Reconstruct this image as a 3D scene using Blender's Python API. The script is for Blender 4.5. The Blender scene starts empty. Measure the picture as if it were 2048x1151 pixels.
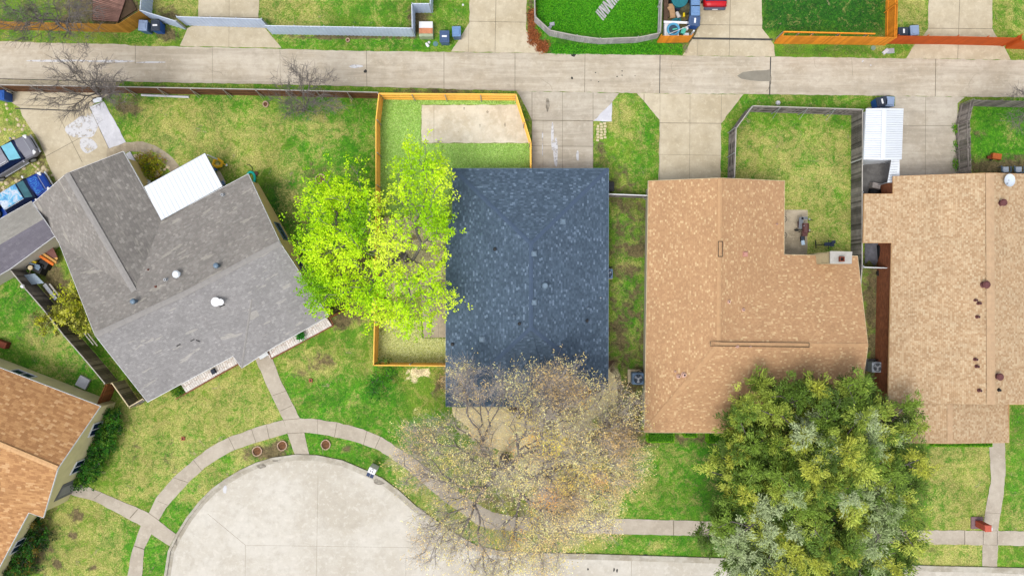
import bpy, math, random
import numpy as np
from mathutils import Vector, Matrix
random.seed(7); RNG = np.random.default_rng(7)
R = math.radians
# ---------------------------------------------------------------- camera, world, sun, exposure
CH = 56.0                       # drone height above the ground, metres
S = 0.04                        # metres per photo pixel at ground level
scn = bpy.context.scene
cam_d = bpy.data.cameras.new('drone_camera'); cam = bpy.data.objects.new('drone_camera', cam_d)
scn.collection.objects.link(cam); cam.location = (0, 0, CH); cam.rotation_euler = (0, 0, 0)
cam_d.sensor_width = 36; cam_d.lens = 36 * CH / (2 * 1024 * S); cam_d.clip_end = 1500; cam_d.clip_start = 1
scn.camera = cam
SUN_EL, SUN_AZ = 64, 215
world = bpy.data.worlds.new('World'); scn.world = world; world.use_nodes = True
wn = world.node_tree; wn.nodes.clear()
sky = wn.nodes.new('ShaderNodeTexSky'); sky.sky_type = 'NISHITA'; sky.sun_disc = False
sky.sun_elevation = R(SUN_EL); sky.sun_rotation = R(SUN_AZ); sky.dust_density = 3; sky.air_density = 1
hs = wn.nodes.new('ShaderNodeHueSaturation'); hs.inputs['Saturation'].default_value = 0.30
bg = wn.nodes.new('ShaderNodeBackground'); bg.inputs[1].default_value = 0.15
wo = wn.nodes.new('ShaderNodeOutputWorld')
wn.links.new(sky.outputs[0], hs.inputs['Color']); wn.links.new(hs.outputs[0], bg.inputs[0]); wn.links.new(bg.outputs[0], wo.inputs[0])
sl = bpy.data.lights.new('sun', 'SUN'); sl.energy = 1.0; sl.angle = R(22); sl.color = (1, .96, .9)
sun = bpy.data.objects.new('sun', sl); scn.collection.objects.link(sun)
_az = R(SUN_AZ); _d = Vector((math.sin(_az) * math.cos(R(SUN_EL)), math.cos(_az) * math.cos(R(SUN_EL)), math.sin(R(SUN_EL))))
sun.rotation_euler = _d.to_track_quat('Z', 'Y').to_euler(); sun.location = (0, 0, 80)
scn.view_settings.view_transform = 'Standard'; scn.view_settings.look = 'None'
scn.view_settings.gamma = 1; scn.view_settings.exposure = 0.93
scn.cycles.max_bounces = 5; scn.cycles.transparent_max_bounces = 8

# ---------------------------------------------------------------- helpers
def W(x, y, z=0.0):
    "photo pixel seen at height z -> world point"
    k = (CH - z) / CH * S
    return Vector(((x - 1024) * k, -(y - 575.5) * k, z))
def lin(c): c /= 255; return c / 12.92 if c <= .04045 else ((c + .055) / 1.055) ** 2.4
K = 1 / 1.72
def C(r, g, b, k=None):
    k = K if k is None else k
    return (min(lin(r) * k, .85), min(lin(g) * k, .85), min(lin(b) * k, .85), 1)
def link(o): scn.collection.objects.link(o); return o
def tag(o, label, cat, group=None, kind=None):
    if label: o['label'] = label
    if cat: o['category'] = cat
    if group: o['group'] = group
    if kind: o['kind'] = kind
    return o
def thing(name, label, cat, loc=(0, 0, 0), group=None):
    o = link(bpy.data.objects.new(name, None)); o.location = loc; o.empty_display_size = .3
    return tag(o, label, cat, group)
def struct(o): o['kind'] = 'structure'; return o
def dup(root, loc=None, rz=None, label=None, scale=None):
    r = link(root.copy())
    if loc is not None: r.location = loc
    if rz is not None: r.rotation_euler = (0, 0, rz)
    if label: r['label'] = label
    if scale: r.scale = scale
    for ch in list(root.children):
        c = link(ch.copy()); c.parent = r
        for g in list(ch.children):
            d = link(g.copy()); d.parent = c
    return r

class MB:
    def __init__(s): s.v = []; s.f = []; s.m = []; s.uv = None
    def add(s, vs, fs, m=0):
        b = len(s.v); s.v += [Vector(v) for v in vs]
        for f in fs: s.f.append(tuple(i + b for i in f)); s.m.append(m)
        return s
    def box(s, c, d, rz=0, m=0, tilt=None, taper=1):
        x, y, z = d[0] / 2, d[1] / 2, d[2] / 2
        P = [(-x, -y, -z), (x, -y, -z), (x, y, -z), (-x, y, -z), (-x*taper, -y*taper, z), (x*taper, -y*taper, z), (x*taper, y*taper, z), (-x*taper, y*taper, z)]
        M = Matrix.Rotation(rz, 4, 'Z')
        if tilt: M = M @ Matrix.Rotation(tilt[0], 4, 'X') @ Matrix.Rotation(tilt[1], 4, 'Y')
        c = Vector(c)
        return s.add([M @ Vector(p) + c for p in P], [(3, 2, 1, 0), (4, 5, 6, 7), (0, 1, 5, 4), (1, 2, 6, 5), (2, 3, 7, 6), (3, 0, 4, 7)], m)
    def prism(s, pts, z0, z1, m=0, top=True, bottom=False):
        n = len(pts)
        a = sum(pts[i][0] * pts[(i+1) % n][1] - pts[(i+1) % n][0] * pts[i][1] for i in range(n))
        if a < 0: pts = pts[::-1]
        vs = [(p[0], p[1], z0) for p in pts] + [(p[0], p[1], z1) for p in pts]
        fs = [(i, (i+1) % n, n + (i+1) % n, n + i) for i in range(n)]
        if top: fs.append(tuple(range(n, 2*n)))
        if bottom: fs.append(tuple(range(n-1, -1, -1)))
        return s.add(vs, fs, m)
    def cyl(s, c, r, h, n=16, m=0, r2=None, axis='Z', rz=0, cap=True):
        r2 = r if r2 is None else r2; c = Vector(c); vs = []
        for k, rr in ((-.5, r), (.5, r2)):
            for i in range(n):
                a = 2*math.pi*i/n; p = Vector((rr*math.cos(a), rr*math.sin(a), k*h))
                if axis == 'X': p = Vector((p.z, p.x, p.y))
                if axis == 'Y': p = Vector((p.y, p.z, p.x))
                vs.append(Matrix.Rotation(rz, 3, 'Z') @ p + c)
        fs = [(i, (i+1) % n, n+(i+1) % n, n+i) for i in range(n)]
        if cap: fs += [tuple(range(n, 2*n)), tuple(range(n-1, -1, -1))]
        return s.add(vs, fs, m)
    def tube(s, pts, r, n=6, m=0, closed=False):
        pts = [Vector(p) for p in pts]; L = len(pts); vs = []
        for i, p in enumerate(pts):
            a = pts[i-1] if (i > 0 or closed) else p; b = pts[(i+1) % L] if (i < L-1 or closed) else p
            t = (b - a).normalized(); u = t.cross(Vector((0, 0, 1)))
            if u.length < .01: u = t.cross(Vector((0, 1, 0)))
            u.normalize(); w = t.cross(u); rr = r[i] if isinstance(r, (list, tuple)) else r
            vs += [p + (u*math.cos(2*math.pi*k/n) + w*math.sin(2*math.pi*k/n))*rr for k in range(n)]
        fs = []
        for i in range(L if closed else L-1):
            a, b = i*n, ((i+1) % L)*n
            fs += [(a+k, b+k, b+(k+1) % n, a+(k+1) % n) for k in range(n)]
        if not closed: fs += [tuple(range(n)), tuple(range((L-1)*n+n-1, (L-1)*n-1, -1))]
        return s.add(vs, fs, m)
    def dome(s, c, r, h, n=14, k=4, m=0):
        vs, fs = [], []; c = Vector(c)
        for j in range(k):
            a = j/k*math.pi/2
            vs += [c + Vector((r*math.cos(a)*math.cos(2*math.pi*i/n), r*math.cos(a)*math.sin(2*math.pi*i/n), h*math.sin(a))) for i in range(n)]
        vs.append(c + Vector((0, 0, h)))
        for j in range(k-1): fs += [(j*n+i, j*n+(i+1) % n, (j+1)*n+(i+1) % n, (j+1)*n+i) for i in range(n)]
        fs += [((k-1)*n+i, (k-1)*n+(i+1) % n, k*n) for i in range(n)]
        return s.add(vs, fs, m)
    def sheet(s, pxs, z, m=0):
        pts = [W(x, y, 0) for x, y in pxs]; n = len(pts)
        a = sum(pts[i][0]*pts[(i+1) % n][1] - pts[(i+1) % n][0]*pts[i][1] for i in range(n))
        if a < 0: pts = pts[::-1]
        return s.add([(p.x, p.y, z) for p in pts], [tuple(range(n))], m)
    def strip(s, a, b, w, z, m=0):
        "thin flat strip between photo pixels a, b, w metres wide"
        a, b = W(*a), W(*b); d = (b-a).normalized(); n = Vector((-d.y, d.x, 0))*w/2
        q = [a-n, b-n, b+n, a+n]
        return s.add([(p.x, p.y, z) for p in q], [(0, 1, 2, 3)], m)
    def build(s, name, mats, parent=None, smooth=False, bevel=0, label=None):
        me = bpy.data.meshes.new(name)
        off = parent.matrix_local.translation if parent else Vector((0, 0, 0))
        if parent and parent.parent: off = Vector((0, 0, 0)) + parent.parent.location
        elif parent: off = Vector(parent.location)
        me.from_pydata([tuple(v - off) for v in s.v], [], s.f)
        for m in (mats if isinstance(mats, (list, tuple)) else [mats]): me.materials.append(m)
        me.polygons.foreach_set('material_index', s.m)
        if s.uv: 
            l = me.uv_layers.new(name='UVMap')
            for i, t in enumerate(s.uv): l.data[i].uv = t
        if smooth: me.polygons.foreach_set('use_smooth', [True]*len(s.f))
        me.update(); o = link(bpy.data.objects.new(name, me))
        if parent: o.parent = parent
        if bevel:
            b = o.modifiers.new('bevel', 'BEVEL'); b.width = bevel; b.segments = 2; b.limit_method = 'ANGLE'
        if label: o['label'] = label
        return o
# ---------------------------------------------------------------- materials
class NT:
    def __init__(s, name):
        s.mat = bpy.data.materials.new(name); s.mat.use_nodes = True; s.t = s.mat.node_tree; s.n = s.t.nodes
        s.b = s.n['Principled BSDF']; s.b.inputs['Specular IOR Level'].default_value = .3
    def new(s, t, **kw):
        n = s.n.new(t)
        for k, v in kw.items():
            if hasattr(n, k): setattr(n, k, v)
        return n
    def L(s, a, b): s.t.links.new(a, b)
    def val(s, x, inp):
        if hasattr(x, 'is_linked') or hasattr(x, 'links'): s.L(x, inp)
        else: inp.default_value = x
    def math(s, op, a, b=0.0, clamp=False):
        n = s.new('ShaderNodeMath', operation=op); n.use_clamp = clamp; s.val(a, n.inputs[0]); s.val(b, n.inputs[1]); return n.outputs[0]
    def mix(s, f, a, b, mode='MIX'):
        n = s.new('ShaderNodeMix', data_type='RGBA', blend_type=mode); s.val(f, n.inputs[0]); s.val(a, n.inputs[6]); s.val(b, n.inputs[7]); return n.outputs[2]
    def noise(s, vec, scale, det=3, rough=.6, out='Fac', dist=0):
        n = s.new('ShaderNodeTexNoise'); n.inputs['Scale'].default_value = scale; n.inputs['Detail'].default_value = det
        n.inputs['Roughness'].default_value = rough; n.inputs['Distortion'].default_value = dist
        if vec: s.L(vec, n.inputs['Vector'])
        return n.outputs[out]
    def ramp(s, x, stops, interp='LINEAR'):
        n = s.new('ShaderNodeValToRGB'); n.color_ramp.interpolation = interp; e = n.color_ramp.elements
        while len(e) < len(stops): e.new(.5)
        for i, (p, c) in enumerate(stops): e[i].position = p; e[i].color = c if isinstance(c, (tuple, list)) else (c, c, c, 1)
        s.L(x, n.inputs[0]); return n.outputs[0]
    def pos(s): return s.new('ShaderNodeNewGeometry').outputs['Position']
    def obj(s): return s.new('ShaderNodeTexCoord').outputs['Object']
    def scale(s, vec, sc, rz=0):
        n = s.new('ShaderNodeMapping'); n.inputs['Scale'].default_value = sc; n.inputs['Rotation'].default_value = (0, 0, rz); s.L(vec, n.inputs[0]); return n.outputs[0]
    def bump(s, h, st=.3, d=.03):
        n = s.new('ShaderNodeBump'); n.inputs['Strength'].default_value = st; n.inputs['Distance'].default_value = d
        s.L(h, n.inputs['Height']); s.L(n.outputs[0], s.b.inputs['Normal'])
    def out(s, col, rough=.85, metal=0):
        s.val(col, s.b.inputs['Base Color']); s.val(rough, s.b.inputs['Roughness']); s.b.inputs['Metallic'].default_value = metal
        return s.mat
def sc(c, k): return (min(c[0]*k, .9), min(c[1]*k, .9), min(c[2]*k, .9), 1)
_mc = {}
def plain(name, rgb, var=.12, scale=3, rough=.7, metal=0, island=0.0, bump=0, k=None):
    if name in _mc: return _mc[name]
    t = NT(name); c = C(*rgb, k) ; n = t.noise(t.obj(), scale, 4)
    col = t.mix(t.ramp(n, [(.3, 0), (.7, 1)]), sc(c, 1-var), sc(c, 1+var))
    if island:
        r = t.new('ShaderNodeNewGeometry').outputs['Random Per Island']
        col = t.mix(1.0, col, t.ramp(r, [(0, 1-island), (1, 1.0)]), 'MULTIPLY')
    if bump: t.bump(t.noise(t.obj(), scale*12, 3), bump, .01)
    _mc[name] = t.out(col, rough, metal); return _mc[name]

def concrete(name, base, stain, dark=.25, sc1=.25, streak=None):
    t = NT(name); p = t.pos()
    a = t.noise(p, sc1, 5, .65); b = t.noise(p, 1.3, 6, .7); c = t.noise(p, 9, 3, .7)
    col = t.mix(t.ramp(a, [(.4, 0), (.6, 1)]), C(*base), C(*stain))
    col = t.mix(t.math('MULTIPLY', t.ramp(b, [(.48, 0), (.68, 1)]), dark), col, sc(C(*stain), .62))
    col = t.mix(t.math('MULTIPLY', t.ramp(t.noise(p, 2.3, 7, .75), [(.52, 0), (.62, 1)]), .5), col, sc(C(*base), 1.18))
    if streak is not None:
        q = t.scale(p, (.1, 1.3, 1), streak)
        col = t.mix(t.math('MULTIPLY', t.ramp(t.noise(q, 1, 6, .7), [(.47, 0), (.62, 1)]), .5), col, sc(C(*stain), .7))
        col = t.mix(t.math('MULTIPLY', t.ramp(t.noise(q, 2.3, 6, .7), [(.5, 0), (.6, 1)]), .4), col, sc(C(*base), 1.15))
    col = t.mix(.22, col, t.mix(t.ramp(c, [(.3, 0), (.7, 1)]), sc(C(*base), .84), sc(C(*base), 1.1)), 'MIX')
    t.bump(c, .15, .01)
    return t.out(col, .9)
M_ALLEY = concrete('alley_concrete', (216, 205, 186), (192, 178, 154), .5, .3, R(-1))
M_DRIVE = concrete('driveway_concrete', (220, 207, 180), (196, 181, 150), .4, .22)
M_DRIVE2 = concrete('grey_driveway_concrete', (212, 203, 186), (188, 176, 156), .5, .3, R(90))
M_STREET = concrete('street_concrete', (226, 220, 208), (202, 193, 176), .35, .18)
M_WALK = concrete('sidewalk_concrete', (206, 195, 178), (186, 174, 156), .35, .4)
M_KERB = concrete('kerb_concrete', (206, 200, 186), (170, 160, 140), .5, .5)
M_PATIO = concrete('patio_concrete', (204, 190, 164), (160, 146, 122), .6, .4)
M_OLDPATIO = concrete('old_concrete', (128, 126, 124), (96, 94, 92), .7, .7)
M_WHITEC = concrete('whitewashed_concrete', (230, 230, 236), (205, 205, 214), .3, .5)
M_SLAB = concrete('slab_concrete', (244, 236, 216), (222, 208, 182), .45, .5)
M_JOINT = plain('joint_dirt', (128, 118, 98), .3, 2, .95)
M_JOINTD = plain('dark_joint_dirt', (78, 76, 74), .3, 2, .95)
def patchy(name, rgb, lo=.4, hi=.6, k=1.0, scale=2.2):
    t = NT(name); col = C(*rgb); t.out(col, .9); tr = t.new('ShaderNodeBsdfTransparent'); mx = t.new('ShaderNodeMixShader')
    f = t.math('MULTIPLY', t.ramp(t.noise(t.pos(), scale, 6, .7), [(lo, 0), (hi, 1)]), k); t.L(f, mx.inputs[0]); t.L(tr.outputs[0], mx.inputs[1]); t.L(t.b.outputs[0], mx.inputs[2]); t.L(mx.outputs[0], t.n['Material Output'].inputs[0]); return t.mat
M_STAIN = patchy('stain', (140, 132, 118), .35, .6, .6); M_DAMP = plain('damp_concrete', (152, 146, 132), .12, 2, .9)
M_PAINTW = patchy('dried_white_paint', (240, 240, 244), .34, .5, .85)
M_TAR = plain('tar_spot', (60, 58, 56), .2, 5, .9)

def ground_mat():
    t = NT('lawn_and_soil'); p = t.pos()
    at = t.new('ShaderNodeAttribute', attribute_name='cover'); at.attribute_type = 'GEOMETRY'
    sp = t.new('ShaderNodeSeparateColor'); t.L(at.outputs['Color'], sp.inputs[0])
    at2 = t.new('ShaderNodeAttribute', attribute_name='deep'); at2.attribute_type = 'GEOMETRY'
    sp2 = t.new('ShaderNodeSeparateColor'); t.L(at2.outputs['Color'], sp2.inputs[0])
    dry, dirt, lush, deep, straw = sp.outputs[0], sp.outputs[1], sp.outputs[2], sp2.outputs[0], sp2.outputs[1]
    n1 = t.noise(p, 1.1, 6, .72, dist=.6); n2 = t.noise(p, 3.2, 5, .75, dist=.8); n3 = t.noise(p, 11, 3, .7); nb = t.noise(p, .28, 4, .6)
    def eq(n): return t.math('DIVIDE', t.math('SUBTRACT', n, .32), .36, True)
    def thr(att, n, soft=.12):   # noisy threshold: att 0..1 -> coverage
        a = t.math('ADD', t.math('MULTIPLY', att, 1.15), t.math('SUBTRACT', eq(n), 1.02))
        return t.math('DIVIDE', t.math('ADD', a, soft), 2*soft, True)
    n4 = t.math('ADD', t.math('MULTIPLY', t.noise(p, .95, 5, .7, dist=1.2), .55), t.math('MULTIPLY', t.noise(p, 3.4, 4, .7, dist=2.2), .45))
    n4 = t.math('ADD', t.math('MULTIPLY', t.math('SUBTRACT', n4, .5), 1.35), .5)
    g = t.mix(t.ramp(nb, [(.4, 0), (.6, 1)]), C(122, 156, 42), C(86, 140, 30))
    g = t.mix(t.math('MULTIPLY', t.ramp(n4, [(.44, 0), (.58, 1)]), .7), g, C(146, 164, 62))
    g = t.mix(t.math('MULTIPLY', t.ramp(n1, [(.3, 1), (.44, 0)]), .7), g, C(66, 118, 26))
    g = t.mix(thr(lush, n1, .4), g, t.mix(t.ramp(n2, [(.4, 0), (.6, 1)]), C(56, 126, 14), C(92, 160, 24)))
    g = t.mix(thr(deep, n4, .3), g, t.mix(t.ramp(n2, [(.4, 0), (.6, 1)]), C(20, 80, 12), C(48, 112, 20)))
    d = t.mix(t.ramp(n3, [(.35, 0), (.65, 1)]), C(170, 164, 80), C(212, 200, 128))
    g = t.mix(t.math('MULTIPLY', thr(dry, n4, .3), .8), g, d)
    s2 = t.mix(t.ramp(n3, [(.35, 0), (.65, 1)]), C(214, 198, 148), C(250, 238, 196))
    g = t.mix(thr(straw, n1, .12), g, s2)
    e = t.mix(t.ramp(n2, [(.35, 0), (.65, 1)]), C(78, 64, 48), C(138, 118, 88))
    g = t.mix(t.math('MULTIPLY', thr(dirt, n1, .22), .9), g, e)
    g = t.mix(.8, g, t.ramp(n3, [(.3, .6), (.5, 1.0), (.7, 1.4)]), 'MULTIPLY')
    g = t.mix(.75, g, t.ramp(t.noise(p, 4.5, 4, .8, dist=1.8), [(.34, .6), (.5, 1.0), (.66, 1.4)]), 'MULTIPLY')
    g = t.mix(1, g, t.ramp(t.noise(p, .4, 5, .65, dist=.5), [(.36, .84), (.64, 1.16)]), 'MULTIPLY')
    t.bump(n3, .6, .05)
    return t.out(g, .95)
def turf_mat(name, a, b, c, k=None):
    t = NT(name); p = t.pos(); n = t.noise(p, 9, 4, .8, dist=1); n2 = t.noise(p, 1.0, 4)
    col = t.mix(t.ramp(n, [(.38, 0), (.6, 1)]), C(*a, k), C(*b, k)); col = t.mix(t.math('MULTIPLY', t.ramp(n2, [(.45, 0), (.65, 1)]), .6), col, C(*c, k))
    col = t.mix(.7, col, t.ramp(t.noise(p, 16, 2, .8), [(.3, .6), (.7, 1.35)]), 'MULTIPLY'); t.bump(n, .8, .08)
    return t.out(col, .95)
def shingle(name, cols, w=.3, h=.19, line=.8, big=.12, patch=None):
    t = NT(name); uv = t.new('ShaderNodeTexCoord').outputs['UV']; s = t.new('ShaderNodeSeparateXYZ'); t.L(uv, s.inputs[0])
    vr = t.math('DIVIDE', s.outputs[1], h); row = t.math('FLOOR', vr)
    wn1 = t.new('ShaderNodeTexWhiteNoise', noise_dimensions='1D'); t.L(row, wn1.inputs['W'])
    cu = t.math('FLOOR', t.math('ADD', t.math('DIVIDE', s.outputs[0], w), t.math('MULTIPLY', wn1.outputs[0], 7.0)))
    cb = t.new('ShaderNodeCombineXYZ'); t.L(cu, cb.inputs[0]); t.L(row, cb.inputs[1])
    w2 = t.new('ShaderNodeTexWhiteNoise', noise_dimensions='2D'); t.L(cb.outputs[0], w2.inputs['Vector'])
    col = t.ramp(w2.outputs[0], [(p, C(*c)) for p, c in cols], 'CONSTANT')
    p = t.pos()
    if patch:
        col = t.mix(t.math('MULTIPLY', t.ramp(t.noise(t.scale(uv, (.4, 1.8, 1)), 1.0, 3, .6), [(.625, 0), (.64, 1)]), .55), col, C(*patch))
    col = t.mix(1, col, t.ramp(t.noise(p, .5, 5, .7), [(.3, 1-big), (.7, 1+big)]), 'MULTIPLY')
    col = t.mix(1, col, t.ramp(t.noise(p, 14, 2, .7), [(.3, .9), (.7, 1.1)]), 'MULTIPLY')
    fr = t.math('FRACT', vr); ln = t.ramp(fr, [(0, line), (.16, 1.0)], 'LINEAR')
    col = t.mix(1, col, ln, 'MULTIPLY'); t.bump(t.math('ADD', fr, t.math('MULTIPLY', w2.outputs[0], .5)), .5, .02)
    return t.out(col, .92)
M_RB = shingle('slate_blue_shingles', [(0, (72, 90, 108)), (.3, (80, 98, 117)), (.62, (87, 106, 125)), (.83, (97, 116, 137)), (.95, (116, 136, 158))], .2, .13, .86, .13)
M_RA = shingle('grey_shingles', [(0, (150, 147, 146)), (.4, (156, 153, 152)), (.75, (161, 158, 157)), (.94, (170, 167, 165))], .2, .14, .86, .1, (192, 187, 178))
M_RC = shingle('tan_shingles', [(0, (194, 152, 112)), (.35, (201, 159, 117)), (.7, (207, 166, 123)), (.85, (216, 178, 134)), (.95, (228, 194, 147))], .17, .125, .88, .06)
M_RD = shingle('beige_brown_shingles', [(0, (190, 157, 120)), (.28, (201, 170, 133)), (.55, (208, 179, 142)), (.85, (216, 190, 154))], .15, .14, .82, .1)
M_RE = shingle('orange_brown_shingles', [(0, (182, 132, 86)), (.35, (198, 148, 98)), (.7, (208, 158, 106)), (.9, (220, 174, 124))], .3, .15, .72, .07)
M_RA2 = shingle('warm_grey_shingles', [(0, (142, 137, 131)), (.4, (149, 143, 137)), (.75, (155, 150, 144)), (.94, (166, 160, 153))], .2, .14, .84, .12, (188, 182, 170))
M_RA3 = shingle('shaded_warm_grey_shingles', [(0, (132, 127, 122)), (.4, (140, 135, 129)), (.75, (147, 142, 136)), (.92, (160, 155, 148))], .22, .17, .74, .14, (168, 163, 152))  # same shingles, with shade of the east-facing wing slope put into the colour
M_SHG = shingle('shed_grey_shingles', [(0, (160, 156, 148)), (.5, (166, 162, 154)), (.85, (172, 168, 160))], .3, .2, .92)
M_SHP = shingle('shed_purple_shingles', [(0, (120, 116, 126)), (.5, (124, 120, 130)), (.85, (130, 126, 135))], .3, .2, .95)
M_RIDGE_D = plain('ridge_pinkish', (204, 172, 136), .1, 3, .9); M_RIDGE_E = plain('ridge_tan', (222, 176, 126), .12, 4, .9)
M_RIDGE_A = plain('ridge_light_grey', (160, 156, 152), .08, 4, .9); M_RIDGE_C = plain('ridge_peach', (205, 164, 121), .1, 3, .9)
def brick(name, a, b, mort, w=.3, h=.1):
    t = NT(name); uv = t.new('ShaderNodeTexCoord').outputs['UV']; n = t.new('ShaderNodeTexBrick'); t.L(uv, n.inputs[0])
    n.inputs['Color1'].default_value = C(*a); n.inputs['Color2'].default_value = C(*b); n.inputs['Mortar'].default_value = C(*mort)
    n.inputs['Scale'].default_value = 1; n.inputs['Brick Width'].default_value = w; n.inputs['Row Height'].default_value = h; n.inputs['Mortar Size'].default_value = .012
    return t.out(t.mix(.6, n.outputs[0], t.ramp(t.noise(t.pos(), 3, 4), [(.3, .75), (.7, 1.2)]), 'MULTIPLY'), .9)
M_BRICKR = brick('red_brown_brick', (196, 112, 68), (160, 84, 50), (150, 120, 98)); M_BRICKT = brick('tan_brick', (246, 224, 158), (232, 204, 134), (214, 200, 160))
M_STONEW = brick('pale_brick', (240, 232, 226), (206, 180, 160), (176, 120, 96), .34, .3)
M_WALLT = plain('tan_siding', (230, 204, 138), .12, 1.2, .85); M_WALLE = plain('cream_stucco', (242, 228, 174), .08, 1.2, .85)
M_WALLW = plain('pale_siding', (214, 206, 190), .08, 1.2, .85); M_WALLD = plain('peach_siding', (222, 176, 126), .1, 1.5, .85)
M_WHITE = plain('white_paint', (248, 249, 252), .03, 2, .5); M_WHITEM = plain('white_metal', (240, 246, 253), .04, 1.2, .45)
M_GLASS = plain('dark_window_glass', (28, 42, 78), .2, 2, .12); M_DARK = plain('black_plastic', (26, 28, 32), .15, 5, .5)
M_GREYM = plain('grey_metal', (128, 132, 138), .1, 4, .4, .3); M_BLUEG = plain('blue_grey_metal', (116, 138, 158), .1, 4, .45, .2)
M_SILV = plain('galvanised', (190, 194, 200), .1, 4, .4, .3); M_RUST = plain('rusty_metal', (130, 62, 40), .3, 6, .8)
M_FENCE_Y = plain('new_yellow_cedar', (255, 196, 92), .08, 2, .8, 0, .14, k=.82); M_FENCE_G = plain('golden_stained_wood', (222, 160, 60), .15, 2, .8, 0, .35)
M_FENCE_O = plain('orange_stained_wood', (255, 160, 44), .1, 2, .8, 0, .3, k=.7); M_FENCE_R = plain('red_orange_stained_wood', (226, 100, 30), .1, 2, .8, 0, .15)
M_FENCE_W = plain('weathered_grey_wood', (176, 168, 160), .3, 3, .9, 0, .6); M_FENCE_D = plain('dark_brown_wood', (122, 82, 50), .25, 2, .9, 0, .4)
M_FENCE_K = plain('charcoal_wood', (160, 152, 146), .25, 2, .9, 0, .78); M_FENCE_B = plain('orange_brown_wood', (158, 96, 48), .25, 2, .85, 0, .45)
M_FENCE_S = plain('silver_grey_wood', (206, 204, 204), .2, 3, .9, 0, .3); M_METF = plain('blue_grey_sheet', (196, 212, 238), .08, .8, .5, k=.72)
M_POSTG = plain('pale_grey_wood', (190, 184, 176), .15, 3, .85); M_DIRT = plain('bare_soil', (96, 78, 60), .35, 2.5, 1, bump=.5)
M_BARK = plain('grey_bark', (132, 124, 120), .3, 3, .95); M_BARKD = plain('dark_bark', (120, 112, 108), .3, 3, .95); M_BARKL = plain('pale_twig_bark', (214, 202, 190), .2, 3, .95)
M_TERRA = plain('terracotta', (178, 104, 76), .2, 5, .9); M_CREAM = plain('cream_stone', (226, 208, 170), .2, 5, .9)

def leafmat(name, trans=.35, rough=.6):
    t = NT(name); at = t.new('ShaderNodeAttribute', attribute_name='tone'); at.attribute_type = 'GEOMETRY'
    r = t.new('ShaderNodeNewGeometry').outputs['Random Per Island']
    col = t.mix(1, at.outputs['Color'], t.ramp(r, [(0, .72), (1, 1.3)]), 'MULTIPLY')
    t.out(col, rough); tr = t.new('ShaderNodeBsdfTranslucent'); t.L(col, tr.inputs[0])
    mx = t.new('ShaderNodeMixShader'); mx.inputs[0].default_value = trans
    o = t.n['Material Output']; t.L(t.b.outputs[0], mx.inputs[1]); t.L(tr.outputs[0], mx.inputs[2]); t.L(mx.outputs[0], o.inputs[0])
    return t.mat
M_LEAF = leafmat('leaves', .45); M_NEEDLE = leafmat('evergreen_leaves', .2)
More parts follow.
